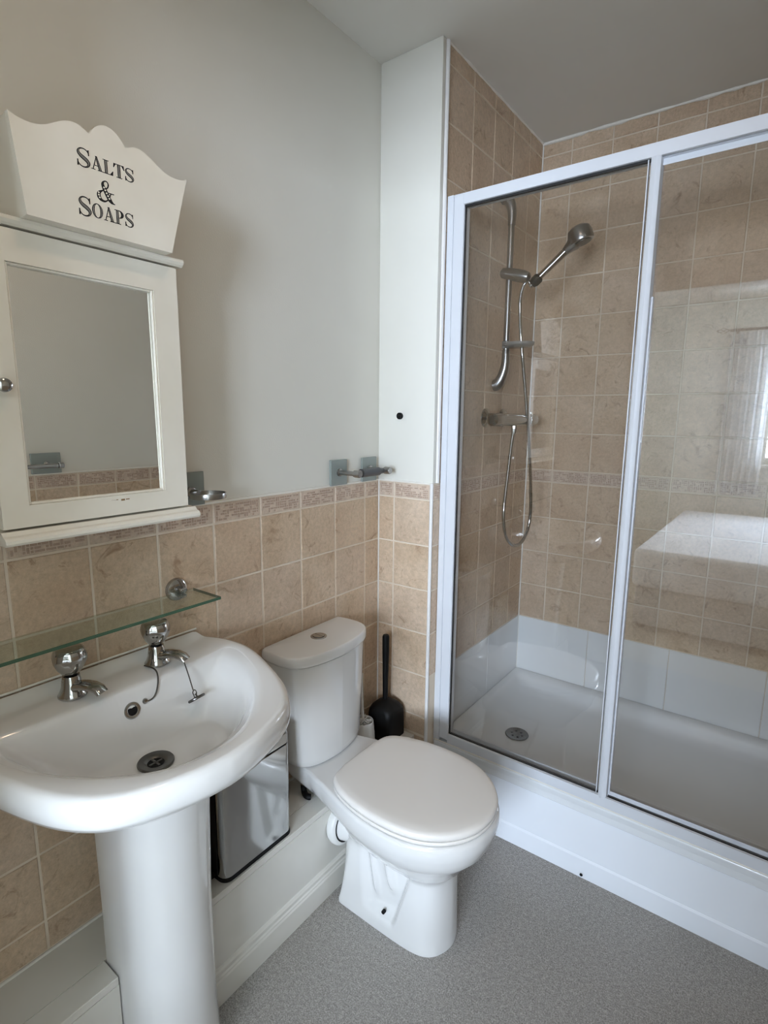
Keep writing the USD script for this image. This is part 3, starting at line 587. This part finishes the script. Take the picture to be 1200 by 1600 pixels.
# ---------------------------------------------------------------- toilet
ty = -0.376
wc = thing('toilet', 'white close-coupled ceramic toilet with the lid closed, beside the basin', 'toilet', (0.37, ty, 0))
bc = 0.38
PO = half_spline([(0.19, 0.128), (0.258, 0.149), (0.336, 0.169), (0.42, 0.177), (0.49, 0.169), (0.555, 0.142), (0.602, 0.1), (0.626, 0.05), (0.632, 0.0)], np.array([(0.012, 0.0), (0.012, 0.05), (0.012, 0.1), (0.06, 0.106), (0.13, 0.112)]))
ro = sm(star(PO), 1)
B2 = star(half_spline([(0.185, 0.062), (0.25, 0.092), (0.32, 0.12), (0.42, 0.138), (0.5, 0.124), (0.55, 0.09), (0.575, 0.045), (0.58, 0.0)], np.array([(0.16, 0.0), (0.16, 0.03), (0.165, 0.05)])))
NK = star(half_spline([(0.25, 0.07), (0.3, 0.078), (0.4, 0.084), (0.48, 0.078), (0.515, 0.055), (0.529, 0.022), (0.532, 0.0)], np.array([(0.216, 0.0), (0.216, 0.052)])))
FT = star(half_spline([(0.21, 0.084), (0.3, 0.086), (0.4, 0.087), (0.475, 0.081), (0.508, 0.064), (0.526, 0.036), (0.533, 0.012), (0.534, 0.0)], np.array([(0.203, 0.0), (0.201, 0.06)])))
B2, NK, FT = sm(B2, 2), sm(NK, 2), sm(FT, 1)
def pt(r, z): return np.c_[bc + r * cosT, ty + r * sinT, np.full(len(TH), z)]
R = [pt(FT * 0.6, 0.0005), pt(FT, 0.0005), pt(FT * 1.002, 0.012)]
for k in range(1, 16):
    t = k / 15; q = pt(FT + (NK * 0.985 - FT) * t ** 0.85, 0.012 + 0.193 * t)
    R.append(q)
R += [pt(NK, 0.22), pt(NK * 0.7 + B2 * 0.3, 0.235), pt(NK * 0.38 + B2 * 0.62, 0.252), pt(B2 * 0.95 + NK * 0.05, 0.28), pt(B2 * 0.62 + ro * 0.38, 0.305), pt(B2 * 0.25 + ro * 0.75, 0.328), pt(ro * 0.965, 0.343), pt(ro * 0.992, 0.358), pt(ro, 0.372), pt(ro * 0.998, 0.386), pt(ro * 0.985, 0.394), pt(ro * 0.95, 0.397), pt(ro * 0.5, 0.397)]
for q in R[:19]: q[:, 1] += 0.006 * (1 - q[0, 2] / 0.25)
# the moulded recess in each side of the foot: pressed in between the trapway ridges and the front column
for q in R:
    x, z = q[:, 0], q[:, 2]; s = np.sign(q[:, 1] - ty); side = smoothstep(0.045, 0.07, np.abs(q[:, 1] - ty))
    x1, xc = 0.29 + (0.228 - z) * 0.09, 0.405 + (z - 0.06) * 0.3
    dep = smoothstep(x1 - 0.012, x1 + 0.022, x) * (1 - smoothstep(xc - 0.014, xc + 0.004, x)) * smoothstep(0.042, 0.07, z) * (1 - smoothstep(0.2, 0.265, z))
    dep = dep * (0.55 + 0.45 * smoothstep(x1, xc, x))
    ridge = np.exp(-((x - (0.312 + (0.23 - z) * 0.19)) / 0.0085) ** 2) * smoothstep(0.075, 0.12, z) + np.exp(-((x - (0.368 + (0.2 - z) * 0.25)) / 0.012) ** 2) * smoothstep(0.11, 0.15, z)
    q[:, 1] -= s * side * dep * (0.030 - 0.016 * np.clip(ridge, 0, 1))
obj('pan', rings(R), 'ceramic', wc, smooth=45)
obj('screw_hole', cyl((0.367, ty - 0.079, 0.062), (0.367, ty - 0.069, 0.062), 0.0048, 14), 'hole', wc, label='black fixing hole in the side of the foot')
obj('outlet_spigot', cyl((0.184, ty - 0.02, 0.202), (0.30, ty - 0.008, 0.232), 0.0445, 36, c=0.002), 'ceramic', wc)
cl = lathe([(0.044, 0), (0.057, 0), (0.0595, 0.006), (0.0595, 0.018), (0.057, 0.023), (0.052, 0.026), (0.048, 0.026), (0.044, 0.0)], (0.1665, ty - 0.02, 0.2), (1, 0, 0.12), 40)
obj('pan_connector', cl, 'white_plastic', wc, label='white plastic connector between pan and boxing')
obj('connector_seal', lathe([(0.042, 0.0), (0.0478, 0), (0.0478, 0.0255), (0.042, 0.0255), (0.042, 0)], (0.168, ty - 0.02, 0.2), (1, 0, 0.12), 36), 'seal', wc)
LO = star(half_spline([(0.222, 0.08), (0.228, 0.112), (0.25, 0.136), (0.3, 0.156), (0.36, 0.168), (0.43, 0.171), (0.5, 0.161), (0.558, 0.133), (0.6, 0.09), (0.622, 0.044), (0.628, 0.0)], np.c_[np.full(8, 0.219), np.linspace(0, 0.07, 8)]))
LO = sm(LO, 1)
obj('seat', rings([pt(LO * 0.5, 0.3985), pt(LO * 0.985, 0.3985), pt(LO * 0.998, 0.402), pt(LO * 0.998, 0.407), pt(LO * 0.985, 0.4095), pt(LO * 0.5, 0.4095)]), 'seat', wc, smooth=45)
obj('lid', rings([pt(LO * 0.5, 0.4105), pt(LO * 0.982, 0.4105), pt(LO, 0.413), pt(LO * 1.004, 0.419), pt(LO * 0.998, 0.4235), pt(LO * 0.984, 0.4275), pt(LO * 0.95, 0.4305), pt(LO * 0.85, 0.4325), pt(LO * 0.5, 0.4335)]), 'seat', wc, smooth=50)
for s in (-1, 1):
    obj('hinge', cyl((0.2185, ty + s * 0.06 - 0.014, 0.407), (0.2185, ty + s * 0.06 + 0.014, 0.407), 0.0085, 18), 'white_plastic', wc)
# cistern
bc = 0.085
CO = star(half_spline([(0.085, 0.158), (0.115, 0.15), (0.14, 0.125), (0.155, 0.085), (0.163, 0.04), (0.166, 0.0)], np.array([(0.008, 0.0), (0.008, 0.1), (0.008, 0.152), (0.03, 0.156), (0.06, 0.158)])))
CO = sm(CO, 1)
def pcn(sx, sy, z, back=0.008): return np.c_[np.maximum(back, bc + CO * cosT * sx), ty + CO * sinT * sy, np.full(len(TH), z)]
obj('cistern', rings([pcn(0.72, 0.70, 0.3985, 0.02), pcn(0.8, 0.76, 0.400, 0.016), pcn(0.88, 0.83, 0.408), pcn(0.91, 0.86, 0.425), pcn(0.935, 0.9, 0.5), pcn(0.955, 0.94, 0.6), pcn(0.975, 0.97, 0.705), pcn(0.5, 0.5, 0.706)]), 'ceramic', wc, smooth=45)
obj('cistern_lid', rings([pcn(0.5, 0.5, 0.7065), pcn(0.985, 0.985, 0.7065), pcn(1.025, 1.035, 0.709, 0.004), pcn(1.035, 1.045, 0.716, 0.004), pcn(1.03, 1.042, 0.728, 0.004), pcn(1.01, 1.03, 0.7355, 0.006), pcn(0.96, 1.0, 0.7385, 0.01), pcn(0.5, 0.5, 0.7395, 0.02)]), 'ceramic', wc, smooth=45)
fb = obj('flush_plate', lathe([(0, 0), (0.0235, 0), (0.0235, 0.002), (0.021, 0.0035), (0.018, 0.0035), (0.018, 0.0025), (0, 0.0025)], (0.074, ty - 0.003, 0.7388), n=36), 'chrome', wc, label='round chrome dual flush plate')
h1 = Point(0, 0).buffer(0.0172, 24)
for s, nm in ((-1, 'a'), (1, 'b')):
    g = h1.intersection(sbox(-0.03, 0.0006, 0.03, 0.03) if s > 0 else sbox(-0.03, -0.03, 0.03, -0.0006))
    g = affinity.translate(g, 0.074, ty - 0.003)
    obj('flush_button', extr(g, 0.0026, 'xy', 0.7412), 'chrome', fb, smooth=30)
obj('water_inlet', [cyl((0.075, ty - 0.075, 0.30), (0.075, ty - 0.075, 0.405), 0.0075, 14), cyl((0.075, ty - 0.075, 0.355), (0.075, ty - 0.075, 0.378), 0.0125, 6)], 'brass', wc, smooth=30, label='old brass inlet pipe under the cistern')
obj('inlet_elbow', tube(spline([(0.075, ty - 0.075, 0.31), (0.082, ty - 0.079, 0.29), (0.1, ty - 0.085, LEDGE + 0.009), (0.108, ty - 0.08, LEDGE + 0.008)], 24), 0.0085, 12), 'black', wc)

# ---------------------------------------------------------------- bin, brush, plunger
bn = thing('pedal_bin', 'slim rectangular stainless steel pedal bin standing on the boxing between basin and toilet', 'bin', (0.09, -0.685, LEDGE))
bx0, bx1, by0, by1 = 0.012, 0.157, -0.79, -0.572
def rr3(in_, z, r=0.022): return ring_xy(rrect(bx0 + in_, bx1 - in_, by0 + in_, by1 - in_, max(0.004, r - in_), 8), z)
obj('bin_base', rings([rr3(0.004, LEDGE + 0.0005), rr3(-0.001, LEDGE + 0.002), rr3(-0.001, LEDGE + 0.011), rr3(0.002, LEDGE + 0.012)]), 'black', bn)
obj('bin_body', rings([rr3(0.0008, LEDGE + 0.0115), rr3(0.0, LEDGE + 0.013), rr3(0.0, LEDGE + 0.259), rr3(0.001, LEDGE + 0.26)]), 'steel', bn, smooth=40)
obj('bin_rim', rings([rr3(0.002, LEDGE + 0.2595), rr3(0.002, LEDGE + 0.2645)]), 'black', bn)
obj('bin_lid', rings([rr3(0.0008, LEDGE + 0.264), rr3(0.0, LEDGE + 0.2655), rr3(0.0, LEDGE + 0.288), rr3(0.002, LEDGE + 0.293), rr3(0.012, LEDGE + 0.297), rr3(0.03, LEDGE + 0.2985)]), 'steel', bn, smooth=40)
obj('hinge_block', rbx(0.05, 0.12, by1 + 0.0005, by1 + 0.014, LEDGE + 0.25, LEDGE + 0.285, 0.005), 'black', bn)
obj('front_trim', bx(bx0 + 0.02, bx1 - 0.024, by0 - 0.0022, by0 - 0.0006, LEDGE + 0.016, LEDGE + 0.258, 0.0005), 'black', bn, label='black front strip')
pd = obj('pedal', rbx(0.052, 0.122, by0 - 0.036, by0 + 0.004, LEDGE + 0.003, LEDGE + 0.02, 0.006), 'black', bn)
obj('pedal_bar', tube([(0.056, by0 - 0.032, LEDGE + 0.023), (0.118, by0 - 0.032, LEDGE + 0.023)], 0.0035, 10), 'chrome', pd)

pl = thing('toilet_plunger', 'black plastic sink plunger with a square bell, standing in the corner behind the toilet', 'plunger', (0.085, -0.06, LEDGE))
Rg = []
for hw, z, r in ((0.046, 0.001, 0.012), (0.048, 0.004, 0.014), (0.0485, 0.04, 0.016), (0.0485, 0.085, 0.018), (0.047, 0.102, 0.022), (0.042, 0.113, 0.028), (0.033, 0.121, 0.026), (0.02, 0.127, 0.017), (0.009, 0.132, 0.008)):
    Rg.append(ring_xy(rrect(0.0842 - hw, 0.0842 + hw, -0.060 - hw, -0.060 + hw, min(r, hw * 0.95), 8), LEDGE + z))
obj('bell', rings(Rg), 'black', pl, smooth=40)
obj('handle', lathe([(0, 0.13), (0.0085, 0.13), (0.0095, 0.2), (0.0115, 0.3), (0.0118, 0.355), (0.009, 0.362), (0, 0.363)], (0.0795, -0.060, LEDGE), (0, 0, 1), 24), 'black', pl)

tb = thing('toilet_brush', 'white toilet brush in a round white holder, tucked beside the cistern', 'toilet brush', (0.062, -0.158, LEDGE))
bxc, byc = 0.062, -0.158
obj('holder', lathe([(0, 0), (0.038, 0), (0.04, 0.003), (0.0375, 0.05), (0.034, 0.088), (0.0325, 0.0905), (0.031, 0.088), (0.033, 0.05), (0.034, 0.008), (0, 0.007)], (bxc, byc, LEDGE + 0.0005), n=36), 'white_plastic', tb)
rb_ = random.Random(3); br_ = []
for k in range(150):
    a, zz = rb_.uniform(0, 2 * math.pi), rb_.uniform(0.03, 0.1); rr = 0.029 * (1 - max(0, zz - 0.085) * 20)
    br_.append(tube([(bxc, byc, LEDGE + zz), (bxc + rr * math.cos(a), byc + rr * math.sin(a), LEDGE + zz + 0.003)], 0.0014, 4))
obj('bristles', br_, 'white_plastic', tb, smooth=False, kind='stuff')
obj('handle', lathe([(0, 0.02), (0.006, 0.02), (0.006, 0.1), (0.0045, 0.13), (0.0045, 0.22), (0.006, 0.25), (0, 0.255)], (bxc, byc, LEDGE), (-0.06, 0.03, 1), 16), 'white_plastic', tb)

# ---------------------------------------------------------------- mirror cabinet
cb = thing('mirror_cabinet', 'cream painted wooden wall cabinet with a mirror door, above the basin', 'cabinet', (0.06, -0.984, 1.16))
XD = 0.135
obj('carcass', bx(0.0005, XD - 0.02, -1.139, -0.828, 1.178, 1.638, 0.001), 'cream_wood', cb, smooth=False)
dy0, dy1, dz0, dz1 = -1.1465, -0.8195, 1.182, 1.6345
my0, my1, mz0, mz1 = -1.107, -0.868, 1.217, 1.587
fr = m3.Manifold.cube((0.018, dy1 - dy0, dz1 - dz0)).translate((XD - 0.018, dy0, dz0)) - m3.Manifold.cube((0.1, my1 - my0, mz1 - mz0)).translate((XD - 0.0125, my0, mz0))
dm = tm(fr); dr = obj('door', dm, 'cream_wood', cb, smooth=False)
mw = 0.004
mir = bx(XD - 0.0118, XD - 0.0085, my0 + 0.0008, my1 - 0.0008, mz0 + 0.0008, mz1 - 0.0008)
T = trimesh.transformations.rotation_matrix(math.radians(-0.2), (0, 1, 0), (XD - 0.01, 0, 1.4)); mir.apply_transform(T)
obj('mirror', mir, 'mirror', dr, smooth=False, label='mirror glass set in the door')
for a in ((my0, my0 + mw, mz0, mz1), (my1 - mw, my1, mz0, mz1), (my0 + mw, my1 - mw, mz0, mz0 + mw), (my0 + mw, my1 - mw, mz1 - mw, mz1)):
    obj('bead', bx(XD - 0.008, XD - 0.002, a[0], a[1], a[2], a[3], 0.0012), 'cream_wood', dr, smooth=False)
obj('door_knob', lathe([(0, 0), (0.007, 0), (0.005, 0.005), (0.005, 0.008), (0.0095, 0.011), (0.0108, 0.015), (0.0098, 0.019), (0.006, 0.0215), (0, 0.022)], (XD, -1.1295, 1.404), (1, 0, 0), 32), 'chrome', dr, label='round chrome knob')
rc = random.Random(2)
obj('chip', [bx(XD, XD + 0.0004, y, y + rc.uniform(0.003, 0.009), 1.2075 + rc.uniform(-0.002, 0.002), 1.2095 + rc.uniform(0, 0.001)) for y in (-0.975, -0.966, -0.957, -0.948)], 'chip', dr, smooth=False)
obj('base_moulding', extr(Polygon([(0.0005, 1.157), (0.148, 1.157), (0.152, 1.161), (0.152, 1.166), (0.148, 1.17), (0.142, 1.172), (0.136, 1.178), (0.0005, 1.178)]), 0.347, 'xz', -1.151), 'cream_wood', cb, smooth=20)
obj('cornice', extr(Polygon([(0.0005, 1.638), (0.137, 1.638), (0.141, 1.6405), (0.1445, 1.645), (0.1445, 1.65), (0.0005, 1.65)]), 0.349, 'xz', -1.157), 'cream_wood', cb, smooth=20)

# ---------------------------------------------------------------- letter box on top: SALTS & SOAPS
sb = thing('salts_box', 'cream wooden storage box lettered SALTS & SOAPS, standing on top of the mirror cabinet', 'box', (0.1, -0.95, 1.651))
XF, XK = 0.169, 0.04
ZB = 1.6503
TOP = [(-1.0965, 1.784), (-1.088, 1.7805), (-1.075, 1.7785), (-1.062, 1.779), (-1.045, 1.785), (-1.025, 1.797), (-1.01, 1.8025), (-0.999, 1.8025), (-0.990, 1.799), (-0.9825, 1.7955), (-0.976, 1.805), (-0.966, 1.8135), (-0.9535, 1.817), (-0.941, 1.8135), (-0.931, 1.805), (-0.9245, 1.7955), (-0.917, 1.799), (-0.908, 1.8025), (-0.897, 1.8025), (-0.882, 1.797), (-0.862, 1.785), (-0.845, 1.779), (-0.832, 1.7785), (-0.819, 1.7805), (-0.8105, 1.784)]
segs = [spline(TOP[:10], 50), spline(TOP[9:16], 40)[1:], spline(TOP[15:], 50)[1:]]
top = np.vstack(segs)
front = Polygon(list(map(tuple, top)) + [(-0.8475, ZB), (-1.0835, ZB)])
obj('front_panel', extr(front, 0.01, 'yz', XF - 0.01), 'cream_wood', sb, smooth=25)
obj('back_panel', extr(Polygon([(-1.0965, 1.784), (-0.8105, 1.784), (-0.8475, ZB), (-1.0835, ZB)]), 0.008, 'yz', XK), 'cream_wood', sb, smooth=25)
for (yb, yt, s) in ((-1.0835, -1.0965, 1), (-0.8475, -0.8105, -1)):
    obj('side_panel', extr(Polygon([(yb, ZB), (yt, 1.782), (yt + s * 0.008, 1.782), (yb + s * 0.008, ZB)]), XF - XK - 0.018, 'yz', XK + 0.008), 'cream_wood', sb, smooth=25)
obj('bottom_panel', bx(XK + 0.008, XF - 0.01, -1.0755, -0.8555, ZB, ZB + 0.008), 'cream_wood', sb, smooth=False)
# engraved serif capitals drawn as strokes: thick strokes carry a pale inline
def vstroke(pts, wd):
    """Variable width stroke: polygon around a curve."""
    p = spline(pts, 60); w = np.interp(np.linspace(0, 1, 60), np.linspace(0, 1, len(wd)), wd) / 2
    t = np.gradient(p, axis=0); t /= np.linalg.norm(t, axis=1)[:, None]; n = np.c_[-t[:, 1], t[:, 0]]
    return unary_union([Polygon([p[i] + n[i] * w[i], p[i + 1] + n[i + 1] * w[i + 1], p[i + 1] - n[i + 1] * w[i + 1], p[i] - n[i] * w[i]]).buffer(0.004) for i in range(59)])
def ln(a, b, w): return LineString([a, b]).buffer(w / 2, cap_style=2)
def gl(ch):
    """(black shape, grey inline shape, advance) in units of the cap height."""
    if ch == 'S':
        spine = [(0.60, 0.80), (0.50, 0.94), (0.32, 0.985), (0.15, 0.90), (0.11, 0.73), (0.24, 0.57), (0.46, 0.43), (0.58, 0.27), (0.52, 0.09), (0.33, 0.015), (0.15, 0.08), (0.06, 0.24)]
        b = vstroke(spine, [0.03, 0.04, 0.05, 0.07, 0.14, 0.20, 0.21, 0.16, 0.08, 0.05, 0.04, 0.03])
        g = vstroke(spine[3:9], [0.01, 0.05, 0.10, 0.11, 0.06, 0.01])
        b = b.union(Polygon([(0.56, 0.97), (0.625, 0.99), (0.625, 0.68), (0.585, 0.68)])).union(Polygon([(0.03, 0.02), (0.10, 0.02), (0.085, 0.34), (0.03, 0.34)]))
        return b, g, 0.70
    if ch == 'A':
        b = unary_union([ln((0.12, 0.03), (0.37, 0.99), 0.05), Polygon([(0.30, 1.0), (0.42, 1.0), (0.70, 0.03), (0.50, 0.03)]), ln((0.19, 0.32), (0.55, 0.32), 0.045), sbox(0.0, 0, 0.26, 0.045), sbox(0.42, 0, 0.80, 0.045)])
        return b, Polygon([(0.375, 0.9), (0.40, 0.9), (0.645, 0.06), (0.555, 0.06)]), 0.80
    if ch == 'L':
        b = unary_union([sbox(0.10, 0, 0.29, 1), sbox(0.0, 0.955, 0.39, 1), sbox(0, 0, 0.6, 0.045), Polygon([(0.42, 0), (0.64, 0), (0.67, 0.32), (0.63, 0.32)])])
        return b, sbox(0.145, 0.06, 0.245, 0.94), 0.70
    if ch == 'T':
        b = unary_union([sbox(0.28, 0, 0.48, 1), sbox(0.03, 0.955, 0.73, 1), sbox(0.18, 0, 0.58, 0.045), Polygon([(0.0, 0.68), (0.035, 0.68), (0.2, 1), (0.03, 1)]), Polygon([(0.76, 0.68), (0.725, 0.68), (0.56, 1), (0.73, 1)])])
        return b, sbox(0.33, 0.06, 0.43, 0.94), 0.78
    if ch == 'O':
        e = lambda rx, ry, x: affinity.translate(affinity.scale(Point(0, 0).buffer(1, 32), rx, ry), x, 0.5)
        b = e(0.37, 0.51, 0.37).difference(e(0.20, 0.465, 0.37))
        g = e(0.33, 0.46, 0.37).difference(e(0.245, 0.5, 0.37))
        return b, g, 0.80
    if ch == 'P':
        e = lambda rx, ry, x, y: affinity.translate(affinity.scale(Point(0, 0).buffer(1, 32), rx, ry), x, y)
        bowl = e(0.32, 0.285, 0.33, 0.715).difference(e(0.16, 0.24, 0.30, 0.715)).intersection(sbox(0.28, 0, 1, 1.1))
        b = unary_union([sbox(0.10, 0, 0.29, 1), sbox(0, 0.955, 0.4, 1), sbox(0, 0, 0.39, 0.045), bowl])
        return b, sbox(0.145, 0.06, 0.245, 0.94), 0.72
    if ch == '&':
        b = unary_union([vstroke([(0.80, 0.02), (0.66, 0.12), (0.50, 0.40), (0.36, 0.68), (0.33, 0.84), (0.42, 0.96), (0.54, 0.97), (0.60, 0.84), (0.52, 0.66), (0.30, 0.50), (0.12, 0.34), (0.12, 0.16), (0.24, 0.04), (0.42, 0.04), (0.58, 0.2), (0.70, 0.46)],
                                  [0.06, 0.18, 0.2, 0.18, 0.13, 0.05, 0.04, 0.05, 0.05, 0.05, 0.16, 0.18, 0.1, 0.05, 0.04, 0.04]), sbox(0.56, 0.45, 0.86, 0.49), sbox(0.66, 0, 0.88, 0.04)])
        g = unary_union([Point(x, y).buffer(0.042) for x, y in ((0.38, 0.66), (0.43, 0.55), (0.49, 0.43), (0.55, 0.32), (0.61, 0.21), (0.105, 0.36), (0.105, 0.25), (0.14, 0.14))])
        return b, g, 0.9
def word(txt, y0, y1, z0, caps):
    """Letters between y0 and y1 (text runs towards +Y on a face that looks along +X)."""
    sizes = [1.32 if i == 0 and len(txt) > 1 else 1.0 for i in range(len(txt))]
    G = [gl(c) for c in txt]; tot = sum(a * s for (_, _, a), s in zip(G, sizes)) - 0.08; k = (y1 - y0) / tot; x = 0; out = []
    for (b, g, a), s in zip(G, sizes):
        tf = lambda q: affinity.affine_transform(q, [k * s, 0, 0, caps * s, y0 + x * k, z0 - (0.0 if s == 1 else caps * 0.10)])
        out.append((tf(b), tf(g))); x += a * s
    return out
for txt, y0, y1, z0, caps in (('SALTS', -1.0055, -0.9135, 1.7455, 0.0205), ('&', -0.978, -0.9505, 1.7015, 0.0325), ('SOAPS', -1.0085, -0.919, 1.6735, 0.0215)):
    for b, g in word(txt, y0, y1, z0, caps):
        lt = obj('letter', extr(b.buffer(0), 0.0004, 'yz', XF), 'ink', sb, smooth=False)
        obj('inline', extr(g.intersection(b).buffer(0), 0.0002, 'yz', XF + 0.00042), 'inkgrey' if txt != '&' else 'cream_wood', lt, smooth=False)

# ---------------------------------------------------------------- glass shelf and wall fittings
gs = thing('glass_shelf', 'narrow clear glass shelf on round chrome wall mounts, above the basin', 'shelf', (0.07, -0.98, 0.965))
SZ = 0.9625
obj('glass', bx(0.022, 0.124, -1.222, -0.7435, SZ - 0.003, SZ + 0.003), 'shelfglass', gs, smooth=False, label='clear glass plate')
obj('polished_edge', bx(0.124, 0.1248, -1.222, -0.7435, SZ - 0.003, SZ + 0.003), 'glassedge', gs, smooth=False, label='green front edge of the glass')
obj('polished_edge', bx(0.022, 0.1248, -0.7435, -0.7428, SZ - 0.003, SZ + 0.003), 'glassedge', gs, smooth=False)
for y in (-0.775, -1.19):
    mt = obj('shelf_mount', lathe([(0, 0), (0.026, 0), (0.0265, 0.004), (0.0245, 0.009), (0.019, 0.0125), (0.01, 0.014), (0, 0.0142)], (0.0, y, SZ + 0.004), (1, 0, 0), 32), 'chrome', gs)
    obj('mount_lug', rbx(0.014, 0.036, y - 0.009, y + 0.009, SZ + 0.0032, SZ + 0.0125, 0.004), 'chrome', mt)
    obj('mount_lug', rbx(0.014, 0.034, y - 0.008, y + 0.008, SZ - 0.011, SZ - 0.0032, 0.0035), 'chrome', mt)

def plate(parent, x, y, z, s=1, hw=0.037, hh=0.039):
    return obj('glass_plate', bx(x, x + s * 0.008, y - hw, y + hw, z - hh, z + hh, 0.0012), 'frost', parent, smooth=False, label='square of greenish glass on the wall')
th = thing('toilet_roll_holder', 'empty toilet roll holder on two square glass plates, left of the corner above the tiles', 'toilet roll holder', (0.04, -0.135, 1.193))
for y in (-0.2085, -0.058):
    plate(th, -0.002, y, 1.194)
    obj('post', lathe([(0, 0), (0.012, 0), (0.012, 0.004), (0.0075, 0.006), (0.0075, 0.058), (0.0105, 0.06), (0.0115, 0.064), (0.0115, 0.08), (0.01, 0.083), (0, 0.083)], (0.0062, y, 1.194), (1, 0, 0), 28), 'satin', th)
obj('roller', lathe([(0, 0), (0.0085, 0), (0.0085, 0.018), (0.013, 0.022), (0.013, 0.108), (0.0085, 0.112), (0.0085, 0.13), (0, 0.13)], (0.066, -0.198, 1.193), (0, 1, 0), 28), 'grey_roller', th, label='dark grey spring roller')
rh = thing('tumbler_holder', 'metal ring tumbler holder on a square glass plate, at the right edge of the cabinet', 'tumbler holder', (0.05, -0.725, 1.19))
plate(rh, -0.002, -0.7255, 1.194)
obj('stem', lathe([(0, 0), (0.012, 0), (0.012, 0.004), (0.0075, 0.006), (0.0075, 0.03), (0, 0.03)], (0.0062, -0.7255, 1.187), (1, 0, 0), 24), 'satin', rh)
a = np.linspace(0, 2 * np.pi, 64, endpoint=False)
cs_ = [(0.0365, -0.006), (0.0385, -0.006), (0.0395, 0.0), (0.0385, 0.006), (0.0365, 0.006), (0.036, 0.0), (0.0365, -0.006)]
obj('ring', rings([np.c_[0.072 + r_ * np.cos(a), -0.7255 + r_ * np.sin(a), np.full(64, 1.186 + z_)] for r_, z_ in cs_], False, False), 'satin', rh)
tr = thing('towel_rail', 'short metal towel rail on square glass plates on the right wall, seen in the mirror', 'towel rail', (RX - 0.04, -0.85, 1.194))
for y in (-0.6, -1.06):
    plate(tr, RX - 0.006, y, 1.194, 1, 0.05, 0.037)
    obj('post', lathe([(0, 0), (0.012, 0), (0.012, 0.004), (0.0075, 0.006), (0.0075, 0.05), (0, 0.05)], (RX - 0.0062, y, 1.188), (-1, 0, 0), 24), 'satin', tr)
obj('rail', cyl((RX - 0.06, -1.09, 1.188), (RX - 0.06, -0.583, 1.188), 0.0075, 20), 'satin', tr)
obj('rail_end', cyl((RX - 0.06, -0.582, 1.188), (RX - 0.06, -0.565, 1.188), 0.0105, 20), 'satin', tr)
pk = thing('wall_peg', 'small black peg stub sticking out of the narrow white wall', 'peg', (0.083, 0.003, 1.365))
obj('stub', cyl((0.083, 0.0033, 1.3655), (0.083, -0.006, 1.3655), 0.0105, 20), 'black', pk)
obj('stub_tip', cyl((0.0885, -0.0055, 1.3625), (0.0885, -0.014, 1.3625), 0.0052, 14), 'black', pk)

# ---------------------------------------------------------------- bedroom furniture (reflected in the sliding panel)
bd = thing('bed', 'white made bed seen through the doorway, reflected in the sliding glass panel', 'bed', (1.1, -3.0, 0))
obj('bed_base', bx(0.38, 1.8, -3.97, -2.12, 0.04, 0.3, 0.01), 'valance', bd)
obj('duvet', rbx(0.36, 1.82, -4.0, -2.075, 0.3, 0.55, 0.035), 'bed', bd, smooth=True)
obj('pillow', rbx(1.75, 1.82, -3.8, -3.2, 0.55, 0.62, 0.03), 'bed', bd, smooth=True) if False else None
for x, y in ((0.42, -2.2), (1.74, -2.2), (0.42, -3.9), (1.74, -3.9)): obj('leg', cyl((x, y, 0), (x, y, 0.05), 0.025, 14), 'iron', bd)
cp = thing('curtain_pole', 'dark iron curtain pole with a cage finial over the bedroom window', 'curtain pole', (1.35, BY + 0.08, 2.11))
PZ = 2.125
obj('pole', cyl((0.56, BY + 0.08, PZ), (2.92, BY + 0.08, PZ), 0.011, 16), 'iron', cp)
for k in range(4):
    a0 = k * math.pi / 2
    obj('finial', tube([(0.56 - 0.10 * t, BY + 0.08 + 0.024 * math.sin(math.pi * t) * math.cos(a0 + 3 * t), PZ + 0.024 * math.sin(math.pi * t) * math.sin(a0 + 3 * t)) for t in np.linspace(0, 1, 16)], 0.0035, 6), 'iron', cp)
for x in (0.62, 2.88): obj('bracket', bx(x - 0.01, x + 0.01, BY, BY + 0.085, PZ - 0.03, PZ - 0.008, 0.002), 'iron', cp)
def curtain(x0, x1, label):
    u = np.linspace(0, 1, 120); zs = np.linspace(0.72, PZ - 0.02, 16); V = []
    for z in zs:
        V.append(np.c_[x0 + (x1 - x0) * u, BY + 0.085 + 0.028 * np.sin(u * 2 * np.pi * 5.5 + 0.4 * np.sin(z * 3)), np.full(120, z)])
    V = np.vstack(V); F = [(i * 120 + k, i * 120 + k + 1, (i + 1) * 120 + k + 1, (i + 1) * 120 + k) for i in range(15) for k in range(119)]
    F = np.array(F); m = trimesh.Trimesh(V, np.vstack([F[:, [0, 1, 2]], F[:, [0, 2, 3]]]), process=False)
    c = thing('curtain', label, 'curtain', ((x0 + x1) / 2, BY + 0.085, 0.72)); obj('cloth', m, 'curtain', c, smooth=True)
    for k in range(6):
        xx = x0 + (x1 - x0) * (k + 0.5) / 6; aa = np.linspace(0, 2 * np.pi, 20)
        obj('curtain_ring', tube(np.c_[np.full(20, xx), BY + 0.08 + 0.018 * np.cos(aa), PZ - 0.004 + 0.018 * np.sin(aa)], 0.002, 6), 'iron', c)
curtain(0.57, 0.9, 'white curtain at the left of the bedroom window, reflected in the sliding glass')
curtain(2.54, 2.86, 'white curtain at the far side of the bedroom window')
